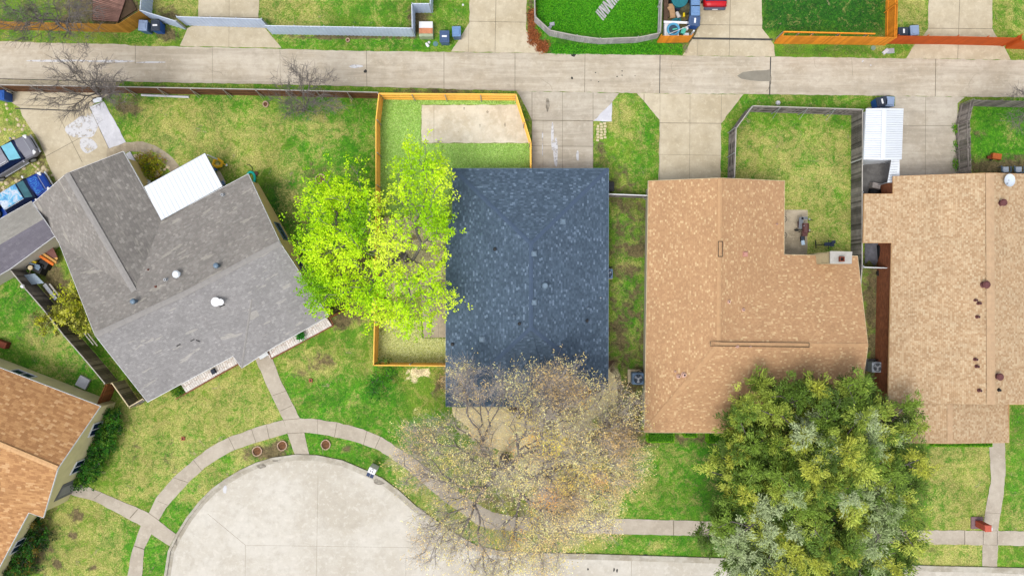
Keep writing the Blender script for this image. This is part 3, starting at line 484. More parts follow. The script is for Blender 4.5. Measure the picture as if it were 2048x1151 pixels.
# ---------------------------------------------------------------- houses
def plane_z(face, x, y):
    "height where the camera ray of photo pixel x,y meets the roof face"
    P = [W(*p) for p in face]; n = Vector((0, 0, 0)); c = sum(P, Vector())/len(P)
    for i in range(len(P)): n += (P[i]-c).cross(P[(i+1) % len(P)]-c)
    n.normalize(); o = Vector((0, 0, CH)); d = W(x, y, 0)-o; t = (c-o).dot(n)/d.dot(n); return (o+d*t).z, n if n.z > 0 else -n
def inside(face, x, y):
    r = False; n = len(face)
    for i in range(n):
        x1, y1 = face[i][:2]; x2, y2 = face[(i+1) % n][:2]
        if (y1 > y) != (y2 > y) and x < (x2-x1)*(y-y1)/(y2-y1)+x1: r = not r
    return r
class House:
    def __init__(s, label, mats, faces, outline, wallmat, over=.4, fascia=M_WHITE, base=None, name='house', cat='house', fh=.16, face_mats=None, roofname='roof'):
        c = sum((W(*p) for p in outline), Vector())/len(outline); s.root = thing(name, label, cat, (c.x, c.y, 0)); s.faces = faces
        b = MB(); uv = []
        for fi, f in enumerate(faces):
            P = [W(*p) for p in f]; n = Vector((0, 0, 0)); ce = sum(P, Vector())/len(P)
            for i in range(len(P)): n += (P[i]-ce).cross(P[(i+1) % len(P)]-ce)
            if n.z < 0: P = P[::-1]; n = -n
            n.normalize(); g = Vector((n.x, n.y, 0)); g = g.normalized() if g.length > .01 else Vector((0, -1, 0)); u = Vector((-g.y, g.x, 0)); v = n.cross(u)
            b.add(P, [tuple(range(len(P)))], face_mats[fi] if face_mats else 0); uv += [(p.dot(u)+40, p.dot(v)+40) for p in P]
        b.uv = uv; s.roof = b.build(roofname, mats, s.root)
        O = [W(*p) for p in outline]; ar = sum(O[i].x*O[(i+1) % len(O)].y-O[(i+1) % len(O)].x*O[i].y for i in range(len(O)))
        if ar < 0: O = O[::-1]
        s.O = O; n = len(O); fb = MB(); inn = []; inn2 = []
        for i in range(n):
            a, p, q = O[i-1], O[i], O[(i+1) % n]
            d1 = Vector((p.x-a.x, p.y-a.y)).normalized(); d2 = Vector((q.x-p.x, q.y-p.y)).normalized(); m1 = Vector((-d1.y, d1.x)); m2 = Vector((-d2.y, d2.x))
            mm = (m1+m2); mm = mm/max(mm.dot(m1), .35)
            inn.append(p+Vector((mm.x, mm.y, 0))*over); inn2.append(p-Vector((mm.x, mm.y, 0))*.03)
        s.inn = inn
        for i in range(n):
            j = (i+1) % n; h = Vector((0, 0, fh)); e = Vector((0, 0, .012))
            a, c2, ai, ci = O[i], O[j], inn2[i], inn2[j]
            fb.add([ai-e, ci-e, ci-h, ai-h, a-e, c2-e, c2-h, a-h], [(0, 3, 2, 1), (4, 5, 6, 7), (0, 1, 5, 4), (3, 7, 6, 2)])
        s.fascia = fb.build('fascia', fascia, s.root)
        sb = MB()   # soffit
        for i in range(n):
            j = (i+1) % n; h = Vector((0, 0, fh-.02)); k2 = Vector((0, 0, fh+.0)); sb.add([O[i]-h, O[j]-h, inn[j]-h, inn[i]-h], [(0, 1, 2, 3)])
        sb.build('soffit', fascia, s.root)
        wb = MB(); wuv = []; L = 0; s.seg = []
        for i in range(n):
            j = (i+1) % n; a, c2 = inn[i], inn[j]; l = math.hypot(c2.x-a.x, c2.y-a.y)
            za = a.z-fh-.02; zc = c2.z-fh-.02
            wb.add([(a.x, a.y, 0), (c2.x, c2.y, 0), (c2.x, c2.y, zc), (a.x, a.y, za)], [(0, 1, 2, 3)]); wuv += [(L, 0), (L+l, 0), (L+l, zc), (L, za)]; L += l
            s.seg.append((Vector((a.x, a.y, 0)), Vector((c2.x, c2.y, 0))))
        wb.uv = wuv; s.wall = wb.build('wall', wallmat, s.root)
    def z(s, x, y):
        for f in s.faces:
            if inside(f, x, y): return plane_z(f, x, y)
        return plane_z(s.faces[0], x, y)
    def P(s, x, y, dz=0):
        z, n = s.z(x, y); p = W(x, y, z); p.z += dz; return p
    def near(s, x, y):
        "wall segment nearest to photo pixel seen at 1.4 m"
        p = W(x, y, 1.4); best = None
        for a, b in s.seg:
            d = b-a; t = max(0, min(1, (Vector((p.x, p.y, 0))-a).dot(d)/d.length_squared)); q = a+d*t; l = (Vector((p.x, p.y, 0))-q).length
            if best is None or l < best[0]: best = (l, q, d.normalized())
        return best[1], best[2]
    def window(s, x, y, w=1.2, h=1.1, zc=1.4, frame=M_WHITE, door=False):
        q, d = s.near(x, y); n = Vector((d.y, -d.x, 0)); rz = math.atan2(d.y, d.x); c = Vector((q.x, q.y, zc))
        f = MB()
        for sx in (-1, 1): f.box(c+d*sx*w/2+n*.03, (.07, .08, h+.07), rz)
        for sz in (-1, 1): f.box(c+n*.035+Vector((0, 0, sz*h/2)), (w-.07, .09, .07), rz)
        f.box(c+n*.03, (.05, .06, h-.07), rz) if not door else None
        fr = f.build('door' if door else 'window', frame, s.root)
        MB().box(c+n*.012, (w-.07, .02, h-.07), rz).build('door_panel' if door else 'pane', M_GLASS if not door else M_WALLW, fr)
    # roof fittings, all parts of the house
    def ridge(s, pts, m, w=.3, name='ridge_cap'):
        b = MB(); Q = [W(*p) for p in pts]
        for i in range(len(Q)-1):
            a, c = Q[i], Q[i+1]; L = (c-a).length; d = (c-a)/L; n = Vector((-d.y, d.x, 0)).normalized(); k = max(1, int(L/.3))
            for j in range(k):
                p, q = a+d*(L*j/k), a+d*(L*(j+1)/k); u = Vector((0, 0, .028+.008*(j % 2))); dn = Vector((0, 0, -.03))
                b.add([p-n*w/2+u+dn, q-n*w/2+u+dn, q+u, p+u, p+n*w/2+u+dn, q+n*w/2+u+dn], [(0, 1, 2, 3), (3, 2, 5, 4)])
        return b.build(name, m, s.root)
    def slot(s, x0, y0, x1, y1, wpx, m=M_DARK):
        "ridge vent: raised cap edged by two dark lines"
        b = MB(); a, c = s.P(x0, y0, .12), s.P(x1, y1, .12); a.z = c.z = max(a.z, c.z); d = (c-a).normalized(); n = Vector((-d.y, d.x, 0)).normalized()*wpx*S/2
        for sg in (-1, 1): b.tube([a+n*sg, c+n*sg], .022, 4)
        b.tube([a-n, a+n], .02, 4); b.tube([c-n, c+n], .02, 4); b.build('ridge_vent', m, s.root)
    def pipe(s, x, y, r=.09, h=.3, m=M_GREYM, cap=False, flash=True):
        p = s.P(x, y); b = MB().cyl(p+Vector((0, 0, h/2-.05)), r, h+.1, 12)
        if cap: b.cyl(p+Vector((0, 0, h+.06)), r*1.7, .1, 14, 0, r*1.2)
        if flash: b.cyl(p+Vector((0, 0, .02)), r*1.5, .06, 12, 0, r*1.1)
        else: b.cyl(p+Vector((0, 0, .02)), r*1.3, .08, 12, 0, r*1.1)
        o = b.build('roof_vent', m, s.root)
        if not cap: MB().cyl(p+Vector((0, 0, h+.005)), r*.5, .012, 12).build('vent_opening', M_DARK, o)
    def turbine(s, x, y, r=.22, m=M_BLUEG):
        p = s.P(x, y); b = MB().cyl(p+Vector((0, 0, .1)), r*.7, .4, 14)
        for k in range(14):
            a = 2*math.pi*k/14; b.box(p+Vector((r*.88*math.cos(a), r*.88*math.sin(a), .38)), (.015, .09, .2), a+.5)
        b.dome(p+Vector((0, 0, .47)), r, .1); b.cyl(p+Vector((0, 0, .3)), r, .03, 14); b.build('turbine_vent', m, s.root)
    def boxvent(s, x, y, w=.32, m=M_BLUEG, rz=0):
        p = s.P(x, y); b = MB().box(p+Vector((0, 0, .06)), (w*1.25, w*1.25, .04), rz); b.box(p+Vector((0, 0, .12)), (w, w, .16), rz, taper=.8); b.build('box_vent', m, s.root)
# --- centre: black roof
R1, R2 = (1062, 487, 4.3), (1062, 655, 4.3)
b_out = [(905, 337, 2.7), (1217, 337, 2.7), (1216, 778, 2.7), (1100, 778, 2.7), (1100, 812, 2.55), (892, 812, 2.55), (892, 440, 2.57), (905, 440, 2.7)]
HB = House('house with the dark slate blue shingle roof, in the middle of the row', [M_RB], [[b_out[0], b_out[1], R1], [b_out[1], b_out[2], R2, R1], [b_out[2], b_out[3], b_out[4], b_out[5], R2], [b_out[5], b_out[6], b_out[7], b_out[0], R1, R2]],
           b_out, M_BRICKR, .45, M_BLUEG)
M_RIDGE_B = plain('ridge_dark_slate', (78, 96, 120), .08, 3, .9)
HB.ridge([R1, R2], M_RIDGE_B); HB.ridge([(906, 338, 2.72), R1], M_RIDGE_B); HB.ridge([(1216, 338, 2.72), R1], M_RIDGE_B); HB.ridge([(1215, 777, 2.72), R2], M_RIDGE_B); HB.ridge([(893, 811, 2.57), R2], M_RIDGE_B)
for a in ((1126, 443), (1068, 507), (1068, 604), (964, 678)): HB.boxvent(*a)
HB.pipe(1090, 571, .15, .25, M_BLUEG, True); HB.pipe(1175, 616, .07, .25, M_BLUEG); HB.pipe(1174, 641, .09, .3, M_DARK); HB.pipe(1039, 647, .09, .3, M_DARK); HB.pipe(1028, 631, .06, .2, M_BLUEG); HB.pipe(905, 688, .1, .3, M_DARK); HB.pipe(990, 498, .1, .25, M_DARK); HB.pipe(1071, 634, .04, .2, M_BLUEG); HB.pipe(1201, 595, .04, .2, M_SILV)
# --- tan roof
n1, n2, n3, n4 = (1297, 362, 2.6), (1440, 356, 4.2), (1569, 362, 2.6), (1568, 509, 2.6)
e1, e2, e3, s1, J = (1715, 512, 2.6), (1736, 690, 4.2), (1712, 866, 2.6), (1289, 864, 2.6), (1437, 688, 4.2)
HC = House('house with the tan and orange shingle roof and a cream brick chimney', [M_RC], [[n1, s1, J, n2], [s1, e3, e2, J], [n3, n2, J, n4], [n4, J, e2, e1]], [n1, n2, n3, n4, e1, e2, e3, s1], M_WALLW, .3, M_CREAM)
HC.ridge([n2, J], M_RIDGE_C); HC.ridge([J, e2], M_RIDGE_C); HC.ridge([J, (1290, 862, 2.62)], M_RIDGE_C, .34)
HC.slot(1440, 483, 1440, 513, 8); HC.slot(1418, 686, 1617, 689, 8)
HC.boxvent(1490, 508, .3, plain('pinkish_metal', (206, 150, 134), .1, 3)); M_PINK = plain('pale_pink_metal', (226, 184, 166), .1, 3)
for a in ((1457, 603, .1), (1486, 619, .1), (1474, 692, .09), (1500, 692, .05), (1350, 742, .06), (1357, 752, .12), (1368, 749, .15), (1553, 448, .05)): HC.pipe(a[0], a[1], a[2], .22, M_PINK)
ch = MB(); Z = 5.0
q = [W(1660, 503, Z), W(1702, 504, Z), W(1701, 526, Z), W(1660, 526, Z)]
ch.prism([(p.x, p.y) for p in q], 0.1, Z)
ch.uv = None; M_CAPC = concrete('chimney_crown_concrete', (196, 192, 184), (176, 172, 164), .3, 1); 
_l = W(1640, 505, 4.0); co = ch.build('chimney', M_BRICKT, HC.root)
MB().prism([((p.x-q[0].x)*1.05+q[0].x-.03, (p.y-q[0].y)*1.1+q[0].y+.04) for p in q], Z, Z+.1).build('chimney_crown', M_CAPC, co)
sh = MB(); qa, qb = W(1659, 505, 5.0), W(1659, 526, 5.0); qc, qd = W(1641, 505, 3.2), W(1643, 525, 3.2)
sh.add([(qa.x, qa.y, 4.95), (qb.x, qb.y, 4.95), (qd.x, qd.y, 3.3), (qc.x, qc.y, 3.3), (qa.x, qa.y, .1), (qb.x, qb.y, .1), (qd.x, qd.y, .1), (qc.x, qc.y, .1)], [(0, 3, 2, 1), (3, 7, 6, 2), (0, 4, 7, 3), (1, 2, 6, 5)])
sh.uv = [(0, 0), (0, .9), (1.8, .9), (1.8, 0), (0, 5), (.9, 5), (.9, 3), (0, 3)]; sh.uv = None; sh.build('chimney_shoulder', M_BRICKT, co)
fl = W(1682, 518, 5.1)
f = MB()
for sx, sy, w, h in ((-.15, 0, .06, .36), (.15, 0, .06, .36), (0, -.15, .24, .06), (0, .15, .24, .06)): f.box((fl.x+sx, fl.y+sy, 5.2), (w, h, .2))
f.build('flue', M_RUST, co); MB().box((fl.x, fl.y, 5.115), (.23, .23, .02)).build('flue_opening', M_DARK, co)
# --- right beige roof
d = [(1787, 353, 2.6), (1980, 346, 4.4), (2190, 353, 2.6), (2190, 808, 2.6), (1982, 808, 4.4), (1776, 806, 2.6), (1784, 485, 2.6), (1727, 485, 2.1), (1729, 388, 2.1), (1787, 388, 2.6)]
HD = House('beige brown shingled house cut by the right edge of the photo', [M_RD], [[d[0], d[9], d[6], d[5], d[4], d[1]], [d[1], d[4], d[3], d[2]], [d[9], d[8], d[7], d[6]],
     [(1774, 807, 2.5), (1900, 807, 3.4), (1900, 886, 3.4), (1774, 884, 2.5)], [(1900, 807, 3.4), (2018, 807, 2.5), (2018, 884, 2.5), (1900, 886, 3.4)]],
     [d[0], d[1], d[2], d[3], (2018, 808, 2.6), (2018, 884, 2.5), (1900, 886, 3.4), (1774, 884, 2.5), d[6], d[7], d[8], d[9]], M_BRICKR, .25, M_WALLD, fh=.12)
gp = [W(*p) for p in (d[4], d[3], d[5], (1900, 808, 3.4))]
HD.ridge([d[1], d[4]], M_RIDGE_D, .62); HD.ridge([(1900, 808, 3.4), (1900, 885, 3.4)], M_RIDGE_D, .4)
M_PURP = plain('purple_brown_metal', (112, 66, 66), .15, 4, .6)
for a in ((2001, 406, .16), (1967, 569, .17), (1994, 752, .16)): HD.pipe(a[0], a[1], a[2], .35, M_PURP, True)
for a in ((1950, 600, .1), (1957, 606, .12), (1954, 633, .12), (1950, 718, .12), (1953, 732, .12), (1958, 780, .12)): HD.pipe(a[0], a[1], a[2]*.8, .25, M_PURP, False, True)
HD.pipe(1997, 779, .1, .2, M_DARK)
# --- grey rotated roof
L_, P_, T_, N_, Q_, R_ = (67, 405, 2.6), (133, 347, 3.9), (246, 303, 2.6), (323, 440, 2.6), (496, 348, 2.6), (560, 486, 4.4)
S_, E_, X_, F1, F2, F3, K_, M_ = (657, 632, 2.6), (548, 693, 2.6), (503, 598, 3.75), (483, 735, 2.5), (466, 711, 2.6), (295, 803, 2.6), (190, 670, 4.4), (118, 485, 2.6)
V_, A1 = (268, 582, 3.9), (375, 584, 4.4)
HA = House('house with the large weathered grey roof set at an angle to the street', [M_RA, M_RA2, M_RA3], [[L_, M_, V_, P_], [P_, V_, N_, T_], [M_, K_, A1, V_], [V_, A1, R_, Q_, N_], [K_, F3, F2, A1], [A1, F2, F1, X_], [X_, F1, E_], [A1, X_, E_, S_, R_]],
     [L_, P_, T_, N_, Q_, R_, S_, E_, F1, F2, F3, K_, M_], M_WALLT, .28, M_WHITE, face_mats=[1, 2, 1, 1, 0, 0, 0, 0])
HA.ridge([P_, V_], M_RIDGE_A, .45); HA.ridge([K_, A1], M_RIDGE_A, .4); HA.ridge([A1, R_], M_RIDGE_A, .4); HA.ridge([X_, F1], M_RIDGE_A, .16)
for a in ((437, 531), (272, 602)): HA.turbine(*a, .2)
HA.pipe(447, 390, .1, .3, M_SILV); HA.pipe(333, 559, .1, .3, M_SILV); HA.pipe(297, 539, .06, .12, M_RUST, False, False); HA.pipe(312, 573, .07, .12, M_RUST, False, False)
HA.pipe(356, 548, .17, .3, M_WHITEM, True, False)
for (x, y, a) in ((385, 680, 28), (396, 681, -24), (357, 690, 28)): p = HA.P(x, y, .02); MB().box(p, (.3, .07, .03), R(a)).build('missing_shingle', M_DARK, HA.root)
HA.window(553, 467, 1.5, 1.1, 1.3, M_BLUEG); HA.window(590, 540, 1.2, 1.0, 1.3, M_BLUEG)
# --- orange roof bottom left
G_ = (115, 936, 4.9)
g = [(-260, 636, 2.7), (200, 812, 2.7), G_, (86, 1034, 3.1), (57, 1024, 3.3), (0, 1130, 2.9), (-70, 1255, 2.7), (-330, 1140, 2.7), (-330, 750, 4.9)]
HE = House('house with the orange brown shingle roof and cream walls at the lower left corner', [M_RE], [[g[0], g[1], G_, g[8]], [G_, g[3], g[4], g[5], g[6], g[7], g[8]]], g, M_WALLE, .25, M_WHITE)
HE.ridge([(-330, 750, 4.92), G_], M_RIDGE_E, .36)
HE.window(182, 853, 1.1, 1.2, 1.4); HE.window(146, 926, 1.1, 1.2, 1.4); HE.window(50, 742, 1.6, 1.0, 1.5)
HE.window(36, 1090, 1.2, 1.1, 1.4)
p = HE.P(2, 892); MB().box(p+Vector((0, 0, .15)), (.5, .4, .35), R(-25)).build('roof_vent', plain('brown_grey_metal', (150, 120, 112)), HE.root)
q, dd = HE.near(122, 975); nn = Vector((dd.y, -dd.x, 0)); rz = math.atan2(dd.y, dd.x)
o = MB().box((q.x+nn.x*.01, q.y+nn.y*.01, 1.1), (1.5, .04, 2.2), rz).build('entry_recess', plain('shaded_grey_door', (120, 118, 120)), HE.root)
MB().box((q.x+nn.x*.04, q.y+nn.y*.04, 1.0), (.9, .04, 2.0), rz).build('door', plain('grey_door', (150, 148, 146)), o)
MB().box(tuple(W(135, 872, 2.2)), (.3, .3, .25), R(60)).build('wall_lamp', M_GREYM, HE.root) if False else None
# small grey shed roof at left
sA = [(62, 403, 2.3), (87, 438, 3.1), (110, 471, 2.3), (20, 537, 2.3), (-160, 640, 2.3), (-190, 600, 3.1), (-220, 560, 2.3)]
HS = House('small shed with a pale grey and purple gabled roof beside the pickup truck', [M_SHG, M_SHP], [[sA[0], sA[1], sA[5], sA[6]], [sA[1], sA[2], sA[3], sA[4], sA[5]]], sA, M_WALLW, .12, M_WHITE, name='shed', cat='shed', face_mats=[0, 1], fh=.1)
# white metal shed
m = [(1733, 218, 2.3), (1769, 217, 2.75), (1806.5, 218, 2.3), (1803, 318, 2.3), (1766, 319, 2.75), (1728, 318, 2.3)]
HM = House('white ribbed metal garden shed standing on the driveway by the dark fence', [M_WHITEM], [[m[0], m[1], m[4], m[5]], [m[1], m[2], m[3], m[4]]], m, M_WHITEM, .1, M_WHITEM, name='metal_shed', cat='shed', fh=.08)
b = MB()
for k in range(1, 22):
    t = k/22
    for s0, s1_ in ((0, 1), (2, 1)):
        e0, e1_ = (W(*m[0]).lerp(W(*m[5]), t), W(*m[1]).lerp(W(*m[4]), t)) if s0 == 0 else (W(*m[2]).lerp(W(*m[3]), t), W(*m[1]).lerp(W(*m[4]), t))
        b.tube([e0+Vector((0, 0, .015)), e1_+Vector((0, 0, .015))], .018, 4)
b.build('roof_ribs', plain('rib_shadow_grey', (206, 212, 220), .03), HM.root); HM.ridge([m[1], m[4]], M_WHITEM, .35)
# white patio cover behind the grey house
pc = [(290, 374, 2.75), (411, 307, 2.45), (446, 373, 2.45), (324, 440, 2.75)]
t = thing('patio_cover', 'white ribbed metal patio cover tucked into the corner of the grey roofed house', 'patio cover', W(368, 374)); P4 = [W(*p) for p in pc]
b = MB(); up = Vector((0, 0, .12)); b.add([p for p in P4]+[p+up for p in P4], [(4, 7, 6, 5), (0, 1, 2, 3), (0, 4, 5, 1), (1, 5, 6, 2), (2, 6, 7, 3), (3, 7, 4, 0)]); b.build('cover_panel', M_WHITEM, t)
b = MB()
for k in range(1, 16):
    a, c = P4[0].lerp(P4[1], k/16), P4[3].lerp(P4[2], k/16); b.tube([a+up, c+up], .012, 4)
b.build('cover_ribs', plain('pale_grey_metal', (196, 204, 214), .03), t)
b = MB(); b.tube([P4[0]+Vector((0, 0, .03)), P4[1]+Vector((0, 0, .03)), P4[2]+Vector((0, 0, .03))], .06, 6); b.build('gutter', M_GREYM, t)
for p in (P4[1], P4[2], P4[0].lerp(P4[1], .5)): MB().box((p.x*.995, p.y*.99, 1.2), (.1, .1, 2.36)).build('post', M_WHITE, t)
# narrow white lean-to roof beside the metal shed
t = thing('lean_to_roof', 'narrow pale grey corrugated lean to panel below the white metal shed', 'lean-to', W(1788, 345))
q = [W(1783, 319, 1.9), W(1799, 318, 2.1), W(1799, 352, 2.1), W(1790, 365, 2.0), W(1775, 365, 1.9)]
b = MB(); b.add([p for p in q]+[p-Vector((0, 0, .05)) for p in q], [(4, 3, 2, 1, 0), (5, 6, 7, 8, 9)]+[(i, (i+1) % 5, 5+(i+1) % 5, 5+i) for i in range(5)]); b.build('panel', M_WHITEM, t)
b = MB()
for k in range(1, 9): a, c = q[0].lerp(q[4], k/9), q[1].lerp(q[3], k/9); b.tube([a+Vector((0, 0, .01)), c+Vector((0, 0, .01))], .015, 4)
b.build('panel_ribs', M_SILV, t)
for p in (q[0], q[4], q[1], q[3]): MB().box((p.x, p.y, .95), (.06, .06, 1.88)).build('post', M_SILV, t)
# ---------------------------------------------------------------- fences (traced along their top line)
def fence(label, segs, h, m, rail_side=1, post=M_POSTG, step=2.4, cap=None, group=None, metal=False, name='fence', cat='fence', rails=(.35, 1.0, 1.6), jag=0, railmat=None, braces=0, flip=()):
    "segs: list of polylines of photo pixels seen at height h"
    c = W(*segs[0][0], h); t = thing(name, label, cat, (c.x, c.y, 0), group)
    for line in segs:
        for i in range(len(line)-1):
            a, b_ = W(*line[i], h), W(*line[i+1], h); a.z = b_.z = 0; L = (b_-a).length; d = (b_-a)/L; n = Vector((-d.y, d.x, 0))*rail_side*(-1 if i in flip else 1); rz = math.atan2(d.y, d.x)
            b = MB()
            if metal:
                k = max(2, int(L/.15)); vs = []; fs = []
                for j in range(k+1):
                    o = .03 if j % 2 else 0; p = a+d*(L*j/k)+n*o; q2 = p-n*.02; vs += [(p.x, p.y, .03), (p.x, p.y, h), (q2.x, q2.y, .03), (q2.x, q2.y, h)]
                    if j: z = 4*j; fs += [(z-4, z, z+1, z-3), (z-2, z-1, z+3, z+2), (z-3, z+1, z+3, z-1)]
                b.add(vs, fs)
            else:
                k = max(1, round(L/.15)); w = L/k
                for j in range(k):
                    p = a+d*(w*(j+.5)); hh = h+random.uniform(-jag, jag); b.box((p.x+n.x*random.uniform(-.006, .006), p.y, hh/2+.02), (w-.012, .022, hh-.04), rz+random.uniform(-.02, .02)*(jag > 0))
            b.build('board_panel' if not metal else 'sheet_panel', m, t)
            if cap: MB().box(tuple((a+b_)/2+Vector((0, 0, h+.02))), (L+.04, .07, .045), rz).build('cap_rail', cap, t)
            if rail_side:
                np_ = max(1, round(L/step))
                for j in range(np_+(1 if i == len(line)-2 else 0)):
                    p = a+d*(L*j/np_)+n*(.09 if rails else .06); MB().cyl((p.x, p.y, h/2+.01), .035, h+.02, 8).build('post', post, t)
                    if braces and j < np_ and (h == 1.5 or abs(d.x) > .9):
                        e = p+n*braces; MB().tube([(p.x, p.y, h-.05), (e.x, e.y, .3)], .02, 5).build('brace', post, t)
                for rr in rails:
                    p = (a+b_)/2+n*.035; MB().box((p.x, p.y, rr*h/1.8), (L-.02, .04, .09), rz).build('rail', railmat or m, t)
    return t
FH = 1.8
fence('golden stained board fence behind the bare tree at the top left', [[(-60, 42), (0, 43), (235, 49), (279, 22)]], FH, M_FENCE_G, 1, M_FENCE_G, rails=(.4, 1.5), jag=.01)
fence('blue grey sheet metal fence between the golden fence and the driveway gate', [[(286, -60), (279, 21), (351, 43)]], FH, M_METF, 1, M_SILV, metal=True, rails=(1.75,), railmat=M_WHITEM)
fence('blue grey sheet metal gate across the upper left driveway', [[(352, 34), (420, 36), (523, 39)]], FH, M_METF, 1, M_SILV, metal=True, rails=(1.75,), name='gate', cat='gate', railmat=M_WHITEM)
fence('long blue grey sheet metal fence that steps back beside the utility box', [[(529, 52), (825, 57), (824, 8), (861, 8), (861, -60)]], FH, M_METF, 1, M_SILV, metal=True, rails=(1.75,), railmat=M_WHITEM)
fence('silver grey weathered fence curving round the bright green lawn', [[(1068, -60), (1070, 33), (1100, 61), (1154, 72), (1201, 78), (1277, 75), (1321, 66), (1326, -60)]], 1.25, M_FENCE_S, 1, M_FENCE_S, rails=(.5, 1.6), jag=.03, cap=M_POSTG)
fence('short orange fence panel below the heap of junk', [[(1323, 72), (1386, 71)]], 1.6, M_FENCE_O, 1, M_FENCE_O, rails=(.4, 1.5))
fence('orange board fence around the dark green lawn at the top right', [[(1568, 64), (1566, 72), (1680, 73), (1794, 75), (1797, -60)]], FH, M_FENCE_O, 1, M_FENCE_O, rails=(.4, 1.5), jag=.01)
t = thing('fence', 'low inner orange rail running behind the orange board fence', 'fence', W(1560, 66))
MB().box(tuple((W(1567, 64, 1.6)+W(1750, 68, 1.6))/2), ((W(1567, 64, 1.6)-W(1750, 68, 1.6)).length, .08, .14), math.atan2(W(1750, 68).y-W(1567, 64).y, 7.3)).build('rail', M_FENCE_O, t)
for x in (1567, 1600, 1628, 1680, 1735): p = W(x, 64+(x-1567)*.022, 1.5); MB().box((p.x, p.y, .76), (.08, .08, 1.5)).build('post', M_POSTG, t)
fence('smooth red orange gate across the upper right driveway', [[(1798, 72), (1918, 73), (2038, 76)]], FH, M_FENCE_R, 1, M_FENCE_R, rails=(.4, 1.5), name='gate', cat='gate')
fence('short red orange fence at the upper right corner past the gate', [[(2036, 78), (2043, 69), (2044, 82), (2110, 84)]], FH, M_FENCE_R, 1, M_FENCE_R, rails=(.4, 1.5))
fence('dark brown fence with exposed rails along the south side of the alley', [[(-60, 168), (0, 170), (250, 174), (512, 179), (756, 185)]], FH, M_FENCE_D, -1, M_POSTG, rails=(.3, .95, 1.55), cap=M_POSTG, railmat=M_FENCE_D, step=2.6, braces=.25)
fence('bright yellow new cedar fence around the small turf yard', [[(1062, 337), (1062, 285), (1050, 245), (1032, 189), (890, 188), (758, 187), (752, 240), (752, 370), (751, 490), (749, 644), (747, 730), (892, 731)]], FH, M_FENCE_Y, 1, M_SILV, rails=(.35, 1.0, 1.6), cap=M_FENCE_Y)
fence('thin white rail fence closing the gap between the dark roof and the tan roof', [[(1216, 388), (1296, 391)]], 1.5, M_FENCE_K, -1, M_SILV, rails=(.4, 1.4), cap=M_WHITE, braces=.35)
fence('charcoal board fence around the back lawn of the tan roofed house', [[(1469, 355), (1472, 257), (1505, 212), (1725, 219), (1724, 384), (1724, 531), (1719, 600)]], FH, M_FENCE_K, -1, M_SILV, rails=(.3, .95, 1.55), cap=M_POSTG, jag=.02, braces=.45, flip=(0, 1, 3, 4, 5))
fence('weathered grey fence along the right side of the driveway by the white shed', [[(1943, 348), (1940, 240), (1948, 200), (2120, 204)]], FH, M_FENCE_W, 1, M_FENCE_W, rails=(.4, 1.5), jag=.04, cap=None)
fence('dark weathered fence between the shed with the purple roof and the orange roof', [[(20, 538), (52, 578), (86, 617), (128, 670), (170, 718), (210, 766)]], FH, M_FENCE_K, -1, M_POSTG, rails=(), cap=M_POSTG, jag=.02)
fence('short orange brown gate panel beside the cream house corner', [[(211, 768), (193, 810)]], FH, M_FENCE_B, 1, M_FENCE_B, rails=(.4, 1.5), name='gate', cat='gate', jag=.02)
fence('charcoal fence corner with a cream cap by the front of the grey roof', [[(224, 765), (258, 813), (286, 797)]], FH, M_FENCE_K, -1, M_CREAM, rails=(.3, 1.0, 1.55), cap=M_CREAM, jag=.02)
fence('small white gate across the side passage beside the beige brown roof', [[(1727, 534), (1783, 536)]], 1.5, M_SILV, 1, M_SILV, rails=(.4,), name='gate', cat='gate', cap=M_WHITE)
fence('low reddish side fence at the corner of the grey roof below the lime tree', [[(655, 636), (690, 618)]], 1.5, M_FENCE_B, 1, M_FENCE_B, rails=(.4, 1.4))

# ---------------------------------------------------------------- bins
BLUE = plain('blue_plastic', (34, 92, 178), .08, 3, .45); BLUE2 = plain('faded_blue_plastic', (84, 118, 160), .08, 3, .5); LIDK = plain('dark_lid', (52, 62, 78), .1, 3, .5)
LIDG = plain('pale_grey_blue_lid', (148, 168, 200), .06, 3, .5); LIDB = plain('slate_blue_lid', (72, 96, 136), .08, 3, .5); LIDC = plain('light_blue_lid', (116, 152, 198), .08, 3, .5)
def make_bin(label, x, y, rz, body, lid, sticker=False, w=.72, l=.86, h=1.05, logo=False):
    t = thing('wheelie_bin', label, 'bin', (0, 0, 0), 'wheelie bins set out along the alley')
    b = MB().box((0, 0, h/2+.04), (w*.8, l*.8, h-.1), 0, 0, None, 1.16); b.build('body', body, t, bevel=.03)
    o = MB().box((0, .0, h+.02), (w, l, .07), taper=.93); o.box((0, -l*.05, h+.07), (w*.72, l*.62, .05), taper=.9); lo = o.build('lid', lid, t, bevel=.015)
    if sticker: MB().box((0, -.02, h+.1), (w*.5, .13, .008)).build('sticker', M_WHITE, lo)
    if logo: MB().box((w*.43, 0, h*.72), (.02, .3, .16)).build('sticker', M_WHITE, t)
    MB().tube([(-w*.36, l*.5, h-.06), (-w*.36, l*.56, h-.02), (w*.36, l*.56, h-.02), (w*.36, l*.5, h-.06)], .018, 6).build('handle', M_DARK, t)
    for s in (-1, 1): MB().cyl((s*w*.36, l*.42, .12), .12, .06, 12, axis='X').build('wheel', M_DARK, t)
    p = W(x, y, h); t.location = (p.x, p.y, 0); t.rotation_euler = (0, 0, R(rz)); return t
make_bin('grey lidded bin in the corner of the golden fence', 286, 51, -4, BLUE2, LIDG)
make_bin('blue bin with a dark lid and white sticker in front of the metal fence', 311, 51, 0, BLUE, LIDK, True)
make_bin('slate blue bin with a white sticker right of the utility box', 889, 73, 0, BLUE2, LIDB, True, .78, .95)
